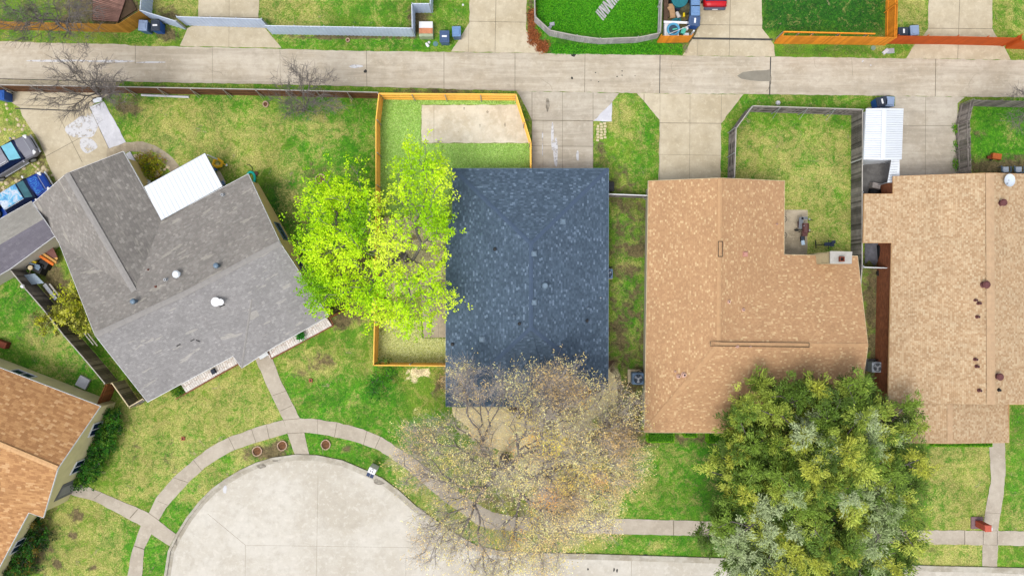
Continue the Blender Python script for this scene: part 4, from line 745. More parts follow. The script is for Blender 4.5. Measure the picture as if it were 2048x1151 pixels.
make_bin('light blue bin nearest the driveway beside the stickered bin', 913, 63, 2, BLUE2, LIDC, False, .7, .82)
make_bin('pale blue bin at the very top edge left of the red car', 1391, 3, 180, BLUE2, LIDC)
make_bin('pale blue bin in the middle of the three by the junk heap', 1391, 21, 180, BLUE2, LIDC)
make_bin('dark lidded blue bin with an upright white sticker above the orange panel', 1389, 42, 84, BLUE, LIDB, True, .78, .9)
make_bin('black bin with a white sticker above the red orange gate', 1806, 63, 90, M_DARK, LIDK, True, .66, .8)
make_bin('pale grey bin beside the black bin above the red orange gate', 1829, 61, 4, BLUE2, LIDG, False, .7, .82)
make_bin('bright blue bin with a dark lid above the white metal shed', 1764, 203, -78, BLUE, LIDK, True, .78, .9)
make_bin('pale grey lidded bin above the white metal shed', 1780, 203, -4, BLUE2, LIDG, False, .7, .8)
make_bin('black bin tucked against the right edge of the dark roof', 1221, 373, 0, M_DARK, M_DARK, False, .6, .75)
make_bin('deep blue bin just peeking in at the left edge of the photo', 2, 190, 0, BLUE, BLUE, False, .6, .8)

# ---------------------------------------------------------------- air conditioners
def make_ac(label, x, y, body, pad=None, s=1.0, padoff=(0, 0), rz=0):
    t = thing('air_conditioner', label, 'air conditioner', (0, 0, 0), 'air conditioners beside the houses')
    w, h = .98*s, .85
    b = MB().box((0, 0, h/2+.1), (w, w, h)); b.build('casing', body, t, bevel=.08)
    b = MB().cyl((0, 0, h+.105), w*.4, .02, 24); b.build('fan_well', M_DARK, t)
    b = MB()
    for rr in (.12, .22, .32, .4): b.tube([(w*rr*math.cos(a)/.98*.98, w*rr*math.sin(a), h+.15) for a in [2*math.pi*k/24 for k in range(24)]], .008, 4, closed=True)
    for k in range(12): a = math.pi*k/6; b.tube([(.08*math.cos(a), .08*math.sin(a), h+.15), (w*.42*math.cos(a), w*.42*math.sin(a), h+.14)], .006, 4)
    b.build('grille', body, t)
    b = MB()
    for k in range(3):
        a = 2*math.pi*k/3+.5; b.add([(.05*math.cos(a-.6), .05*math.sin(a-.6), h+.12), (w*.36*math.cos(a-.32), w*.36*math.sin(a-.32), h+.12), (w*.36*math.cos(a+.3), w*.36*math.sin(a+.3), h+.135), (.05*math.cos(a+.9), .05*math.sin(a+.9), h+.135)], [(0, 1, 2, 3)])
    b.cyl((0, 0, h+.14), .09*s, .03, 12); b.build('fan', M_SILV, t)
    if pad: MB().box((padoff[0], padoff[1], .05), (1.15*s, 1.1*s, .1)).build('pad', pad, t)
    MB().tube([(0, w*.5, .4), (.1, w*.6, .5), (.25, w*.68, .5), (.45, w*.66, .45)], .03, 6).build('pipe', M_DARK, t)
    p = W(x, y, h+.1); t.location = (p.x, p.y, 0); t.rotation_euler = (0, 0, R(rz)); return t
ACB = plain('blue_grey_casing', (118, 148, 180), .08, 3, .5); ACG = plain('grey_casing', (168, 176, 188), .08, 3, .5)
make_ac('blue grey air conditioner on a cream pad left of the tan roof', 1276.5, 757, ACB, M_CREAM, .95, (-.14, .12))
make_ac('air conditioner half hidden under the right eave of the dark roof', 1216, 547, ACB, M_CREAM, .8)
make_ac('pale grey air conditioner in the passage beside the beige brown roof', 1755, 734, ACG, M_OLDPATIO, .85, (-.1, .1))
MB().box(tuple(W(1743, 722, .3)), (.5, .35, .5)).build('x', M_DARK) if False else None

# ---------------------------------------------------------------- small things
def single(name, label, cat, b, m, group=None, bevel=0, loc=None):
    lo = loc or b.v[0].copy(); lo = Vector(lo); lo.z = 0
    e = type('o', (), {})(); me_off = lo
    for i in range(len(b.v)): b.v[i] = b.v[i]-lo
    o = b.build(name, m, None, bevel=bevel); o.location = lo; return tag(o, label, cat, group)
# utility box
p = W(854, 63); t = thing('utility_box', 'pale green utility box with a half white half brown lid by the metal fence', 'utility box', p)
b = MB().box((p.x, p.y-.1, .35), (1.1, 1.1, .7)); b.build('casing', plain('pale_green_metal', (176, 190, 158)), t, bevel=.03)
MB().box((p.x, p.y+.25, .73), (1.06, .5, .06)).build('lid', M_WHITE, t); MB().box((p.x, p.y-.22, .73), (1.06, .42, .06)).build('rusted_lid', plain('rusty_orange_lid', (214, 142, 102), .25, 3), t)
single('manhole_cover', 'round teal cover in the grass below the utility box', 'cover', MB().cyl(W(871, 88, .03), .2, .05, 20), plain('teal_grey', (104, 148, 148)))
p = W(854, 90, .1); single('sandbag', 'long white bag lying in the grass below the utility box', 'bag', MB().tube([W(852.5, 86.5, .1), W(854.5, 90, .12), W(857.5, 93.5, .1)], [.1, .13, .1], 8), M_WHITE, 'white bags in the grass')
single('sandbag', 'small round white bag touching the long white one', 'bag', MB().dome(W(858, 85, 0), .12, .14), M_WHITE, 'white bags in the grass')
single('manhole_cover', 'faded round cover below the orange board fence', 'cover', MB().cyl(W(1746.5, 96, .03), .19, .05, 20), plain('pale_teal', (132, 158, 142)))
single('stone', 'white slab stone leaning by the green verge right of the round cover', 'stone', MB().box(W(1771, 103, .06), (.5, .28, .12), R(40)), M_WHITEC, 'pale stones on the verge', .02)
single('stone', 'flat grey stone behind the leaning white slab', 'stone', MB().box(W(1781, 102, .04), (.6, .4, .08), R(5)), M_SILV, 'pale stones on the verge', .02)
single('stone', 'white stone on the grass at the left end of the charcoal fence', 'stone', MB().dome(W(1556, 206, 0), .2, .2, 7, 3), M_WHITEC)
single('marker_cap', 'small white cap in the grass left of the upper driveway', 'cap', MB().dome(W(926, 10, 0), .09, .12, 10, 3), M_WHITE)
single('paving_stone', 'two grey blocks in the corner of the bright green lawn', 'block', MB().box(W(1104, 49, .1), (.38, .26, .2), R(10)).box(W(1100, 55, .08), (.25, .2, .16), R(40)), M_SILV)
for (x, y, r_, g) in ((532, 209, .2, 1), (641, 358, .37, 2), (515, 901, .36, 3), (565, 890, .36, 4), (652, 888, .36, 5), (696, 81, .13, 0)):
    lab = {0: 'tiny stone ring in the grass below the long metal fence', 1: 'small tree ring in the grass left of the second bare tree', 2: 'cream edging ring on the lawn left of the lime tree', 3: 'leftmost of the tree rings on the kerb verge', 4: 'brown filled tree ring just left of the front walk', 5: 'tree ring on the verge right of the front walk'}[g]
    c = W(x, y); t = thing('planter_ring', lab, 'planter', c, 'round planter rings on the lawns'); n = 14
    b = MB()
    for k in range(n): a = 2*math.pi*k/n; b.box((c.x+r_*math.cos(a), c.y+r_*(1+.08*math.sin(2*a+x))*math.sin(a), .07), (.07, 2.1*math.pi*r_/n*.93, .14), a)
    b.build('edging', plain('pink_cream_edging', (218, 186, 160), .2, 6, .9, 0, .3), t); MB().cyl((c.x, c.y, .03), r_*.93, .05, 20).build('soil', plain('planter_soil', (120, 84, 56), .4, 5, 1), t)
for i, (x, y, lab) in enumerate(((622, 760, 'small square terracotta block on the lawn right of the front walk'), (367, 876, 'small square terracotta block on the dry lawn left of the curved sidewalk'))):
    c = W(x, y); t = thing('drain_block', lab, 'block', c, 'terracotta blocks on the lawn')
    b = MB()
    for sx, sy, w, h in ((-.1, 0, .07, .27), (.1, 0, .07, .27), (0, -.1, .13, .07), (0, .1, .13, .07)): b.box((c.x+sx, c.y+sy, .06), (w, h, .12))
    b.build('rim', M_TERRA, t); MB().box((c.x, c.y, .03), (.13, .13, .04)).build('hole', M_DARK, t)
# stepping stones
n0 = 0; labs = 'cream stepping stone in the grass beside the grey driveway'
proto = None
for r_ in range(7):
    for c_ in range(3):
        if (r_ == 6 and c_ > 0) or (r_ == 0 and c_ == 0): continue
        x, y = 1195+c_*7+(r_ % 2)*1.0, 247+r_*5.6+(c_ % 2)*1.2
        o = MB().box((0, 0, .03), (.2+.04*random.random(), .16+.03*random.random(), .06)).build('stepping_stone', plain('cream_paver', (226, 212, 170), .15, 5, .9), bevel=.01)
        o.location = W(x, y); o.rotation_euler = (0, 0, random.uniform(-.15, .15)); tag(o, labs, 'paver', 'stepping stones beside the driveway')
# stacked grey planks on the bright lawn
c = W(1215, 12); t = thing('plank_pile', 'heap of silver grey planks dumped on the bright green lawn', 'plank pile', c)
for k in range(13):
    a = R(-50+random.uniform(-14, 14)); u = (k-6)*.13; p = c+Vector((.62*u*1.3, .8*u*1.3, .06+.05*(k % 4)))
    MB().box(p, (.95, .12, .04), a, tilt=(random.uniform(-.1, .1), 0)).build('plank', M_FENCE_S, t)
# white pipe by the fence, posts beside hedge etc.
single('pipe', 'long white pipe lying along the foot of the dark brown fence', 'pipe', MB().tube([W(283, 190, .08), W(330, 192, .08), W(378, 194, .08)], .09, 8), M_WHITEC)
single('plank', 'white board lying across the driveway under the bare tree', 'board', MB().box(W(195, 200, .3), (.7, .35, .05), R(12)), M_WHITEM)
t = thing('lattice_panel', 'reddish slatted deck beside the bare tree at the top left', 'deck', W(230, 20))
b = MB()
for k in range(16): a_, c_ = W(186, -24+k*4.2, .25), W(250-k*.9, 2+k*2.7, .25); b.box(tuple((a_+c_)/2), ((c_-a_).length, .1, .05), math.atan2(c_.y-a_.y, c_.x-a_.x))
b.build('deck_boards', plain('reddish_brown_boards', (172, 130, 116), .2, 3, .9, 0, .4), t)
MB().prism([(W(x, y).x, W(x, y).y) for x, y in ((186, -20), (262, -5), (275, 20), (238, 44), (186, 40))], .02, .12).build('deck_base', M_DIRT, t)
# red car at the top
RED = plain('red_car_paint', (206, 22, 34), .04, 2, .25)
def loft(b, st, m=0):
    n = len(st[0][1]); vs = []; fs = []
    for x, sec in st: vs += [(x, y, z) for y, z in sec]
    for i in range(len(st)-1): fs += [(i*n+k, i*n+(k+1) % n, (i+1)*n+(k+1) % n, (i+1)*n+k) for k in range(n)]
    fs += [tuple(range(n-1, -1, -1)), tuple(range((len(st)-1)*n, len(st)*n))]; return b.add(vs, fs, m)
def sect(w, zt, zb=.28, crown=.05):
    h = [(0, zt+crown), (w*.5, zt+crown*.8), (w*.84, zt), (w*.97, zt-.12), (w, zt-.3), (w, zb+.15), (w*.93, zb)]
    return h+[(-y, z) for y, z in h[::-1]][:-1]
def wheel(t, x, y, r=.34):
    w = MB().cyl((x, y, r), r, .22, 20, axis='Y').build('wheel', M_DARK, t); s = 1 if y > 0 else -1
    b = MB().cyl((x, y+s*.112, r), r*.62, .02, 18, axis='Y')
    b.build('rim', M_SILV, w)
def car(label, cat, x, y, rz, paint, kind, name='parked_car'):
    t = thing(name, label, cat, (0, 0, 0))
    suv = kind == 'suv'; Lf = 2.35 if suv else 2.75; Lr = -2.35 if suv else -2.9; zt = .98; zh = 1.0
    st = [(Lf, sect(.62, .68, .35)), (Lf-.1, sect(.78, .78)), (Lf-.35, sect(.9, .88)), (Lf-1.0, sect(.93, zh)), (Lf-1.35, sect(.94, 1.02)), (0, sect(.95, 1.02)), (-1.2, sect(.95, 1.02))]
    if suv: st += [(Lr+.35, sect(.92, 1.0)), (Lr, sect(.78, .85, .4))]
    else: st += [(-1.25, sect(.95, 1.02)), (-1.26, sect(.95, .78, crown=0)), (Lr+.1, sect(.95, .78, crown=0)), (Lr+.09, sect(.95, 1.05)), (Lr, sect(.93, 1.02))]
    loft(MB(), [(-a, s_) for a, s_ in st]).build('body', paint, t, bevel=.02)
    t_ = [o for o in t.children][0]
    for v in t_.data.vertices: v.co.x *= -1
    t_.data.flip_normals()
    def cs(w0, w1, z1): h = [(w0, 1.0), (w0*.97, 1.15), (w1, z1-.05), (w1*.8, z1)]; return h+[(-y, z) for y, z in h[::-1]]
    x0, x1, x2, x3 = (Lf-1.05, Lf-2.0, -1.5, -2.15) if suv else (Lf-1.25, Lf-1.95, -.9, -1.2)
    b = MB(); loft(b, [(x0, cs(.88, .84, 1.03)), (x1, cs(.89, .68, 1.58)), (x2, cs(.89, .68, 1.58)), (x3, cs(.86, .8, 1.05))]); b.build('cabin_glass', M_GLASS, t)
    rc = paint if suv else plain('camo_wrap', (140, 200, 226), .3, 2.2, .4)
    if not suv:
        tt = NT('blue_cloud_pattern'); q_ = tt.noise(tt.obj(), 1.8, 4, .6, dist=.8)
        rc = tt.out(tt.ramp(q_, [(.38, C(86, 150, 206)), (.46, C(110, 192, 230)), (.55, C(196, 208, 226)), (.64, C(214, 228, 238)), (.7, C(134, 150, 206))]), .4)
    b = MB(); loft(b, [(x1+.02, [(y, z+.02) for y, z in [(.66, 1.54), (.6, 1.6), (0, 1.64), (-.6, 1.6), (-.66, 1.54)]]), (x2-.02, [(y, z+.02) for y, z in [(.66, 1.54), (.6, 1.6), (0, 1.64), (-.6, 1.6), (-.66, 1.54)]])]); b.build('roof', rc, t)
    # windshield band
    wm = plain('cyan_sunshade', (150, 232, 255), .12, 2, .4) if suv else plain('teal_windshield', (84, 138, 150), .2, 2, .15)
    a0, a1 = x0-.2, x1+.1; za, zb = 1.03+(x0-a0)/(x0-x1)*.55+.03, 1.03+(x0-a1)/(x0-x1)*.55+.03
    MB().add([(a0, -.74, za), (a0, .74, za), (a1, .64, zb), (a1, -.64, zb)], [(0, 1, 2, 3)]).build('windshield', wm, t)
    for s in (-1, 1):
        MB().box((Lf-.28, s*.7, .84), (.3, .3, .1), s*-.35).build('headlight', plain('headlight_glass', (236, 238, 240), .1, 6, .2), t, bevel=.03)
        MB().box((x0-.15, s*1.04, 1.08), (.14, .2, .14)).build('mirror', paint if suv else M_WHITE, t, bevel=.03)
        wheel(t, Lf-.9, s*.88); wheel(t, Lr+.85, s*.88)
        MB().box((0, s*.985, .36), (2.2, .07, .05)).build('running_board', M_SILV, t)
        if suv: MB().tube([(x1-.1, s*.6, 1.67), (x2+.1, s*.6, 1.67)], .02, 5).build('roof_rail', M_SILV, t)
    MB().box((Lf+.02, 0, .5), (.12, 1.6, .14)).build('bumper', M_SILV if suv else M_WHITEM, t, bevel=.04)
    MB().box((Lf-.02, 0, .66), (.08, .9, .14)).build('front_grille', M_DARK, t)
    MB().tube([(Lf-.4, -.6, .93), (Lf-.4, .6, .93)], .02, 5).build('trim', M_SILV, t)
    if not suv:
        b = MB()
        for k in range(4): b.cyl((-1.6-.36*k, (-.35 if k % 2 else .3), .88), .33, .2, 16)
        for k in range(2): b.cyl((-1.8-.5*k, .0, 1.08), .3, .2, 16)
        b.build('bed_cargo', plain('dark_teal_tyres', (40, 56, 66), .3, 3, .7), t)
        rn = NT('blue_hood_graphic'); q_ = rn.noise(rn.obj(), 2.2, 2, .5, dist=2.5); hm = rn.out(rn.ramp(q_, [(.49, C(16, 72, 176)), (.5, C(80, 176, 236)), (.53, C(80, 176, 236)), (.54, C(16, 72, 176))]), .3)
        MB().add([(Lf-.5, -.62, 1.0), (Lf-.5, .62, 1.0), (Lf-1.15, .72, 1.09), (Lf-1.15, -.72, 1.09)], [(0, 1, 2, 3)]).build('hood_panel', hm, t)
    p = W(x, y, .6); t.location = (p.x, p.y, 0); t.rotation_euler = (0, 0, R(rz)); return t
SIL = plain('silver_car_paint', (150, 150, 160), .05, 1.5, .3, .2)
car('silver car with a cyan sunshade behind its windshield beside the angled driveway', 'car', 18, 317, 31, SIL, 'suv')
BLU = plain('deep_blue_paint', (18, 66, 160), .05, 1.5, .3)
car('blue pickup truck with a pale blue patterned roof tucked beside the shed', 'pickup truck', 38, 396, 31, BLU, 'pickup', 'pickup_truck')
t = thing('parked_car', 'red vehicle whose rear end shows at the top edge of the photo', 'car', (0, 0, 0))
loft(MB(), [(-2.3, sect(.8, .92, .4)), (-2.1, sect(.9, 1.0)), (0, sect(.93, 1.02)), (2.0, sect(.88, .95))]).build('body', RED, t, bevel=.02)
b = MB(); loft(b, [(-1.95, [(.84, 1.0), (.8, 1.06), (-.8, 1.06), (-.84, 1.0)]), (-1.4, [(.84, 1.0), (.66, 1.55), (-.66, 1.55), (-.84, 1.0)]), (.6, [(.84, 1.0), (.66, 1.55), (-.66, 1.55), (-.84, 1.0)])]); b.build('cabin_glass', M_GLASS, t)
MB().box((-2.36, 0, .55), (.22, 1.7, .2)).build('bumper', plain('grey_bumper', (86, 92, 112)), t, bevel=.04)
MB().box((-2.47, 0, .62), (.03, .42, .12)).build('licence_plate', M_WHITE, t)
for s in (-1, 1): MB().box((-2.28, s*.72, .85), (.1, .24, .16)).build('tail_light', plain('tail_red', (170, 10, 20), .1, 5, .2), t); wheel(t, -1.5, s*.85); wheel(t, 1.4, s*.85)
p = W(1431, -45, .8); t.location = (p.x, p.y, 0); t.rotation_euler = (0, 0, R(90))

# ---------------------------------------------------------------- junk heap at the top
def it(name, label, cat, b, m, g='junk heaped behind the bins', bevel=.01): return single(name, label, cat, b, m, g, bevel)
TEAL = plain('teal_plastic', (30, 120, 130), .15, 4, .5); MINT = plain('mint_plastic', (90, 200, 176), .1, 4, .5); CARD = plain('cardboard', (190, 152, 112), .15, 4, .9)
it('white_board', 'white rectangular board lying under the round blue basket', 'board', MB().box(W(1342, 60, .35), (1.15, 1.1, .5)), M_WHITE)
c = W(1346, 60, .65); t = thing('basket', 'round light blue basket on the white board above the orange panel', 'basket', c, 'junk heaped behind the bins')
b = MB().tube([(c.x+.44*math.cos(a), c.y+.44*math.sin(a), .78) for a in [2*math.pi*k/28 for k in range(28)]], .09, 6, closed=True); b.build('rim', plain('sky_blue_plastic', (96, 176, 216), .15, 9, .5), t)
MB().cyl((c.x, c.y, .68), .42, .12, 24).build('base', plain('dark_slate_plastic', (54, 76, 96)), t)
MB().box((c.x+.12, c.y+.02, .77), (.36, .1, .04), .2).build('strap', MINT, t)
it('pole', 'long white pole laid over the round basket', 'pole', MB().tube([W(1338, 68, .95), W(1382, 50, .95)], .025, 6), M_WHITE)
it('shelf', 'long white shelf plank lying above the round basket', 'shelf', MB().box(W(1354, 45, .8), (2.1, .18, .06), R(-2)), M_WHITE)
it('crate', 'teal crate right of the round basket', 'crate', MB().box(W(1366, 63, .5), (.32, .42, .3), R(-20), taper=1.1), MINT)
it('bag', 'crumpled white bag between the basket and the pole end', 'bag', MB().dome(W(1373, 58, .4), .16, .3, 7, 3), M_WHITE)
it('crate', 'low white tray right beside the orange panel end', 'tray', MB().box(W(1372, 69, .45), (.45, .2, .12)), M_WHITEM)
it('cardboard_box', 'flattened torn cardboard at the left of the heap', 'cardboard', MB().box(W(1344, 22, .4), (.45, 1.1, .06), R(8), tilt=(.1, .2)).box(W(1341, 15, .5), (.5, .3, .04), R(40), tilt=(.2, .1)), CARD)
it('bucket', 'pale grey tapered bucket lying in the middle of the heap', 'bucket', MB().cyl(W(1356, 30, .4), .16, .5, 14, 0, .12, 'Y', R(25)), plain('pale_grey_plastic', (206, 200, 196)))
it('tub', 'large dark teal tub at the top of the heap', 'tub', MB().cyl(W(1358, 1, .35), .6, .6, 22, 0, .66), TEAL)
it('bucket', 'small yellow can in the heap', 'can', MB().cyl(W(1368, 30, .5), .1, .3, 12, 0, .08, 'Y'), plain('yellow_plastic', (246, 216, 20)))
it('tarpaulin', 'olive brown tarpaulin bundle left of the stacked bins', 'tarpaulin', MB().dome(W(1370, 18, 0), .55, .6, 9, 3), plain('olive_cloth', (84, 82, 60), .4, 5, .9))
it('bag', 'dark blue bag lying between cardboard and tarpaulin', 'bag', MB().dome(W(1355, 15, 0), .35, .5, 8, 3), plain('navy_cloth', (36, 46, 72), .4, 6, .8))
it('hose', 'teal hose coiled below the grey bucket', 'hose', MB().tube([W(1352+14*math.sin(k*.9)*.7, 40+3*math.cos(k*1.3), .5) for k in range(12)], .05, 6), TEAL)
it('lumber', 'dark timber boards along the inside of the weathered fence', 'lumber', MB().box(W(1331, 20, .2), (.3, 2.4, .2), R(1)).box(W(1335, 12, .3), (.12, 1.8, .12), R(3)), plain('brown_timber', (104, 82, 66), .3, 3, .9))
it('post', 'short white post at the right end of the orange panel', 'post', MB().cyl(W(1384, 67, .6), .07, 1.2, 8), M_WHITEM)
it('bags', 'dark black bags heaped between the tub and tarpaulin', 'bags', MB().dome(W(1345, 6, 0), .4, .4, 8, 3).dome(W(1372, 5, 0), .35, .5, 8, 3), M_DARK)

# ---------------------------------------------------------------- junk beside the shed at left
g2 = 'odds and ends beside the small shed'
for k, (x, y, c_, rz, l, lab) in enumerate(((87, 516, (232, 122, 30), -33, 1.9, 'bright orange long panel lying beside the shed'), (95, 513, (224, 168, 92), -34, 1.7, 'pale tan board next to the orange panel'), (102, 508, (230, 178, 104), -38, 1.3, 'shorter pale tan board furthest from the shed'))):
    it('panel', lab, 'panel', MB().box(W(x, y, .7-.1*k), (l, .22, .08), R(rz), tilt=(.2, 0)), plain('panel_%s' % ('orange', 'tan', 'sand')[k], c_, .08), g2)
it('sheet', 'brownish red sheet under the eave of the grey roof', 'sheet', MB().prism([(W(x, y).x, W(x, y).y) for x, y in ((78, 497), (97, 483), (112, 490), (124, 514), (112, 518))], .5, .56), plain('maroon_sheet', (132, 86, 78), .15), g2)
it('table_top', 'flat grey blue glass table top leaning near the bush', 'table', MB().prism([(W(x, y).x, W(x, y).y) for x, y in ((51, 551), (82, 547), (101, 566), (66, 570))], .72, .76), plain('pale_blue_glass', (172, 190, 206), .08, 2, .3), g2)
t = thing('trough', 'long grey metal trough below the glass table', 'trough', W(105, 583), g2)
MB().box(W(104, 583, .3), (1.5, .28, .5), R(-52)).build('box_body', M_SILV, t); MB().box(W(110, 581, .5), (1.4, .12, .08), R(-52)).build('lid', M_POSTG, t)
it('can', 'small yellow can between the shed and the glass table', 'can', MB().box(W(70, 525, .5), (.42, .24, .4), R(-8)), plain('yellow_paint', (232, 206, 30)), g2)
t = thing('fan', 'white standing fan between the fence and the glass table', 'fan', W(61, 545), g2)
MB().cyl(W(61, 535, 1.0), .18, .12, 18).build('fan_head', M_CREAM, t); MB().tube([W(61, 535, .95), W(59, 549, .1)], .035, 6).build('stand', M_CREAM, t)
it('cover', 'black covered bulk under the shed eave', 'cover', MB().box(W(74, 533, .35), (1.5, .9, .6), R(-25), taper=.8).box(W(90, 528, .3), (.9, .7, .5), R(-30), taper=.8), M_DARK, g2)
it('screen', 'grey framed screen leaning over the black cover', 'screen', MB().box(W(60, 526, .8), (1.6, .1, .06), R(-14)).box(W(74, 534, .8), (.5, .35, .04), R(-30)), M_BLUEG, g2)
it('globe_lamp', 'white globe cap on the dark weathered fence', 'lamp', MB().dome(W(45.5, 572, 1.75), .16, .16, 12, 4), M_WHITE, None)
for i, (x0, y0, x1, y1) in enumerate(((165, 662, 187, 689), (174, 664, 195, 691))):
    it('pipe', ('left', 'right')[i]+' one of two pale poles leaning over the dark fence below the yellow green bush', 'pole', MB().tube([W(x0, y0, 1.2), W(x1, y1, .9)], .05, 6), M_POSTG, 'two poles by the dark fence')
# gravel stones in the left side yard
gr = []
for k in range(110):
    x, y = random.uniform(-10, 95), random.uniform(205, 425)
    if x > 25+ (y-205)*.5: continue
    gr.append((x, y))
for k in range(26): gr.append((random.gauss(88, 9), random.gauss(346, 9)))
for x, y in gr:
    if (x-20)*.86-(y-317)*.5 < 52 and abs((x-20)*.5+(y-317)*.86) < 24: continue
    s_ = random.uniform(.07, .2); o = MB().dome((0, 0, 0), s_, s_*.5, random.choice((5, 6, 7)), 2).build('stone', M_CREAM)
    o.location = W(x, y); o.rotation_euler = (0, 0, random.random()*6); tag(o, 'pale stone strewn over the side yard around the parked vehicles', 'stone', 'stones strewn round the parked vehicles')
# stones of the island bed
for k in range(70):
    a = random.random()*6.28; r_ = math.sqrt(random.random()); x, y = 295+r_*42*math.cos(a), 342+r_*38*math.sin(a)
    if (x-290)*.51+(y-373)*.86 > -6 or y < 306 or x < 262+(y-305)*.5: continue
    s_ = random.uniform(.1, .19); o = MB().box((0, 0, .04), (s_*1.7, s_*1.2, .08)).build('stone', M_CREAM, bevel=.02)
    o.location = W(x, y); o.rotation_euler = (0, 0, random.random()*6); tag(o, 'cream flat stone paving the small bed inside the curved garden walk', 'stone', 'stones of the bed inside the garden walk')
single('slab', 'white slab step at the edge of the stone bed', 'slab', MB().box(W(262, 318, .05), (.5, 1.1, .1), R(30)), M_WHITEC)
it('chair', 'folded white plastic chair between house and patio cover', 'chair', MB().box(W(292, 363, .4), (.7, .35, .05), R(-8)).box(W(296, 368, .55), (.55, .12, .4), R(20)).box(W(290, 357, .3), (.3, .3, .05), R(30)), M_WHITEM, None)
# toys near the patio cover
t = thing('toy_slide', 'yellow plastic toy at the corner of the white patio cover', 'toy', W(436, 325)); YEL = plain('toy_yellow', (252, 196, 16), .08, 4, .5)
c = W(436, 325, .3)
MB().tube([W(426, 329, .5), W(429, 321, .55), W(436, 318, .55), W(445, 324, .45), W(442, 332, .4), W(434, 334, .4)], .12, 8, closed=True).build('frame', YEL, t)
MB().box(W(430, 331, .4), (.7, .25, .08), R(20)).build('seat', plain('toy_seat', (220, 206, 130)), t); MB().cyl(W(453, 330, .3), .09, .1, 12).build('handle', M_WHITE, t)
MB().tube([W(444, 325, .4), W(452, 330, .35)], .04, 6).build('bar', YEL, t)
it('toy', 'small blue toy below the yellow toy', 'toy', MB().box(W(431, 339, .2), (.22, .2, .25), R(10)), BLUE, 'toys by the patio')
it('toy', 'blue and white toy beside the corner of the grey roof', 'toy', MB().box(W(446, 367, .3), (.2, .35, .3), R(30)).tube([W(446, 360, .5), W(449, 369, .5)], .04, 5), LIDC, 'toys by the patio')
single('patio_slab', 'brown edge of the patio slab showing beyond the white cover', 'slab', MB().prism([(W(x, y).x, W(x, y).y) for x, y in ((434, 341), (440, 342), (452, 364), (450, 378), (440, 372))], .02, .06), M_PATIO)
b = MB().tube([(W(503, 357).x+.32*math.cos(a), W(503, 357).y+.5*math.sin(a), .15) for a in [2*math.pi*k/20 for k in range(20)]], .1, 7, closed=True)
it('hose', 'turquoise hose coiled at the upper right corner of the grey roof', 'hose', b, plain('turquoise', (16, 190, 172), .08), None)
it('tree_stump', 'small brown stump in the lawn right of the turquoise hose', 'stump', MB().cyl(W(512, 347, .06), .18, .12, 12), plain('brown_stump', (100, 66, 44), .3, 8), None)
b = MB().tube([W(x, y, .04) for x, y in ((494, 329), (500, 330), (505, 336), (504, 343), (499, 346))], .025, 5); it('hose', 'thin dark hose curling on the grass above the turquoise hose', 'hose', b, M_DARK, None)
it('toy', 'white garden toy below the turquoise hose', 'toy', MB().tube([W(507, 372, .3), W(513, 376, .35), W(519, 376, .3), W(517, 382, .2)], .06, 6), M_WHITE, None)
# brick beds in front of the grey house
def bed(label, poly, border, hh):
    c = W(*poly[0]); t = thing('brick_bed', label, 'flower bed', c, 'pale brick ledges along the front of the grey roofed house')
    P = [W(*p) for p in poly]; b = MB().prism([(p.x, p.y) for p in P], 0, hh)
    a, d_ = P[0], (P[1]-P[0]).normalized(); n_ = Vector((-d_.y, d_.x, 0)); b.uv = None
    o = b.build('ledge', M_STONEW, t); l = o.data.uv_layers.new(name='UVMap')
    for lp in o.data.loops: v = o.data.vertices[lp.vertex_index].co; l.data[lp.index].uv = (v.xy.dot(n_.xy)+9, v.xy.dot(d_.xy)+9)
    for i in range(len(border)-1): MB().tube([W(*border[i], hh), W(*border[i+1], hh)], .05, 6).build('edging', plain('brown_edging', (150, 92, 66), .2, 6), t)
    return t, d_
t1, d1 = bed('pale brick ledge at the left half of the front, with a black box on it', [(365, 767), (470, 705), (478, 726), (376, 783)], [(478, 727), (376, 784), (352, 797)], .3)
t2, d2 = bed('pale brick ledge at the right half of the front, with a green plant on it', [(534, 696), (655, 634), (666, 650), (543, 716)], [(658, 632), (667, 650), (543, 717), (536, 700)], .3)
def ledge_bricks(t, p0, p1, q0, q1, n, hh):
    b = MB()
    for k in range(n):
        f0, f1 = k/n, (k+.86)/n; A, B_ = W(p0[0]+(p1[0]-p0[0])*f0, p0[1]+(p1[1]-p0[1])*f0), W(p0[0]+(p1[0]-p0[0])*f1, p0[1]+(p1[1]-p0[1])*f1)
        D, C_ = W(q0[0]+(q1[0]-q0[0])*f0, q0[1]+(q1[1]-q0[1])*f0), W(q0[0]+(q1[0]-q0[0])*f1, q0[1]+(q1[1]-q0[1])*f1)
        m1 = random.uniform(.3, .7)
        for s0, s1_ in ((0.02, m1-.03), (m1+.03, .97)): z = hh+random.uniform(.01, .04); q = [A.lerp(D, s0), B_.lerp(C_, s0), B_.lerp(C_, s1_), A.lerp(D, s1_)]; b.prism([(v.x, v.y) for v in q], hh-.01, z)
    b.build('brick_tops', plain('pale_pinkish_brick', (255, 250, 246), .1, 9, .9, 0, .22), t)
ledge_bricks(t1, (365, 767), (470, 705), (376, 783), (478, 726), 26, .3); ledge_bricks(t2, (534, 696), (655, 634), (543, 716), (666, 650), 30, .3)
it('box', 'black box standing on the left pale brick ledge', 'box', MB().box(W(427, 742, .45), (.3, .4, .3), R(30)), plain('slate_box', (44, 54, 74)), None)
it('bench', 'white and dark framed bench by the front walk under the eave', 'bench', MB().box(W(528, 710, .4), (.75, .3, .3), R(30)), M_WHITEM, None)
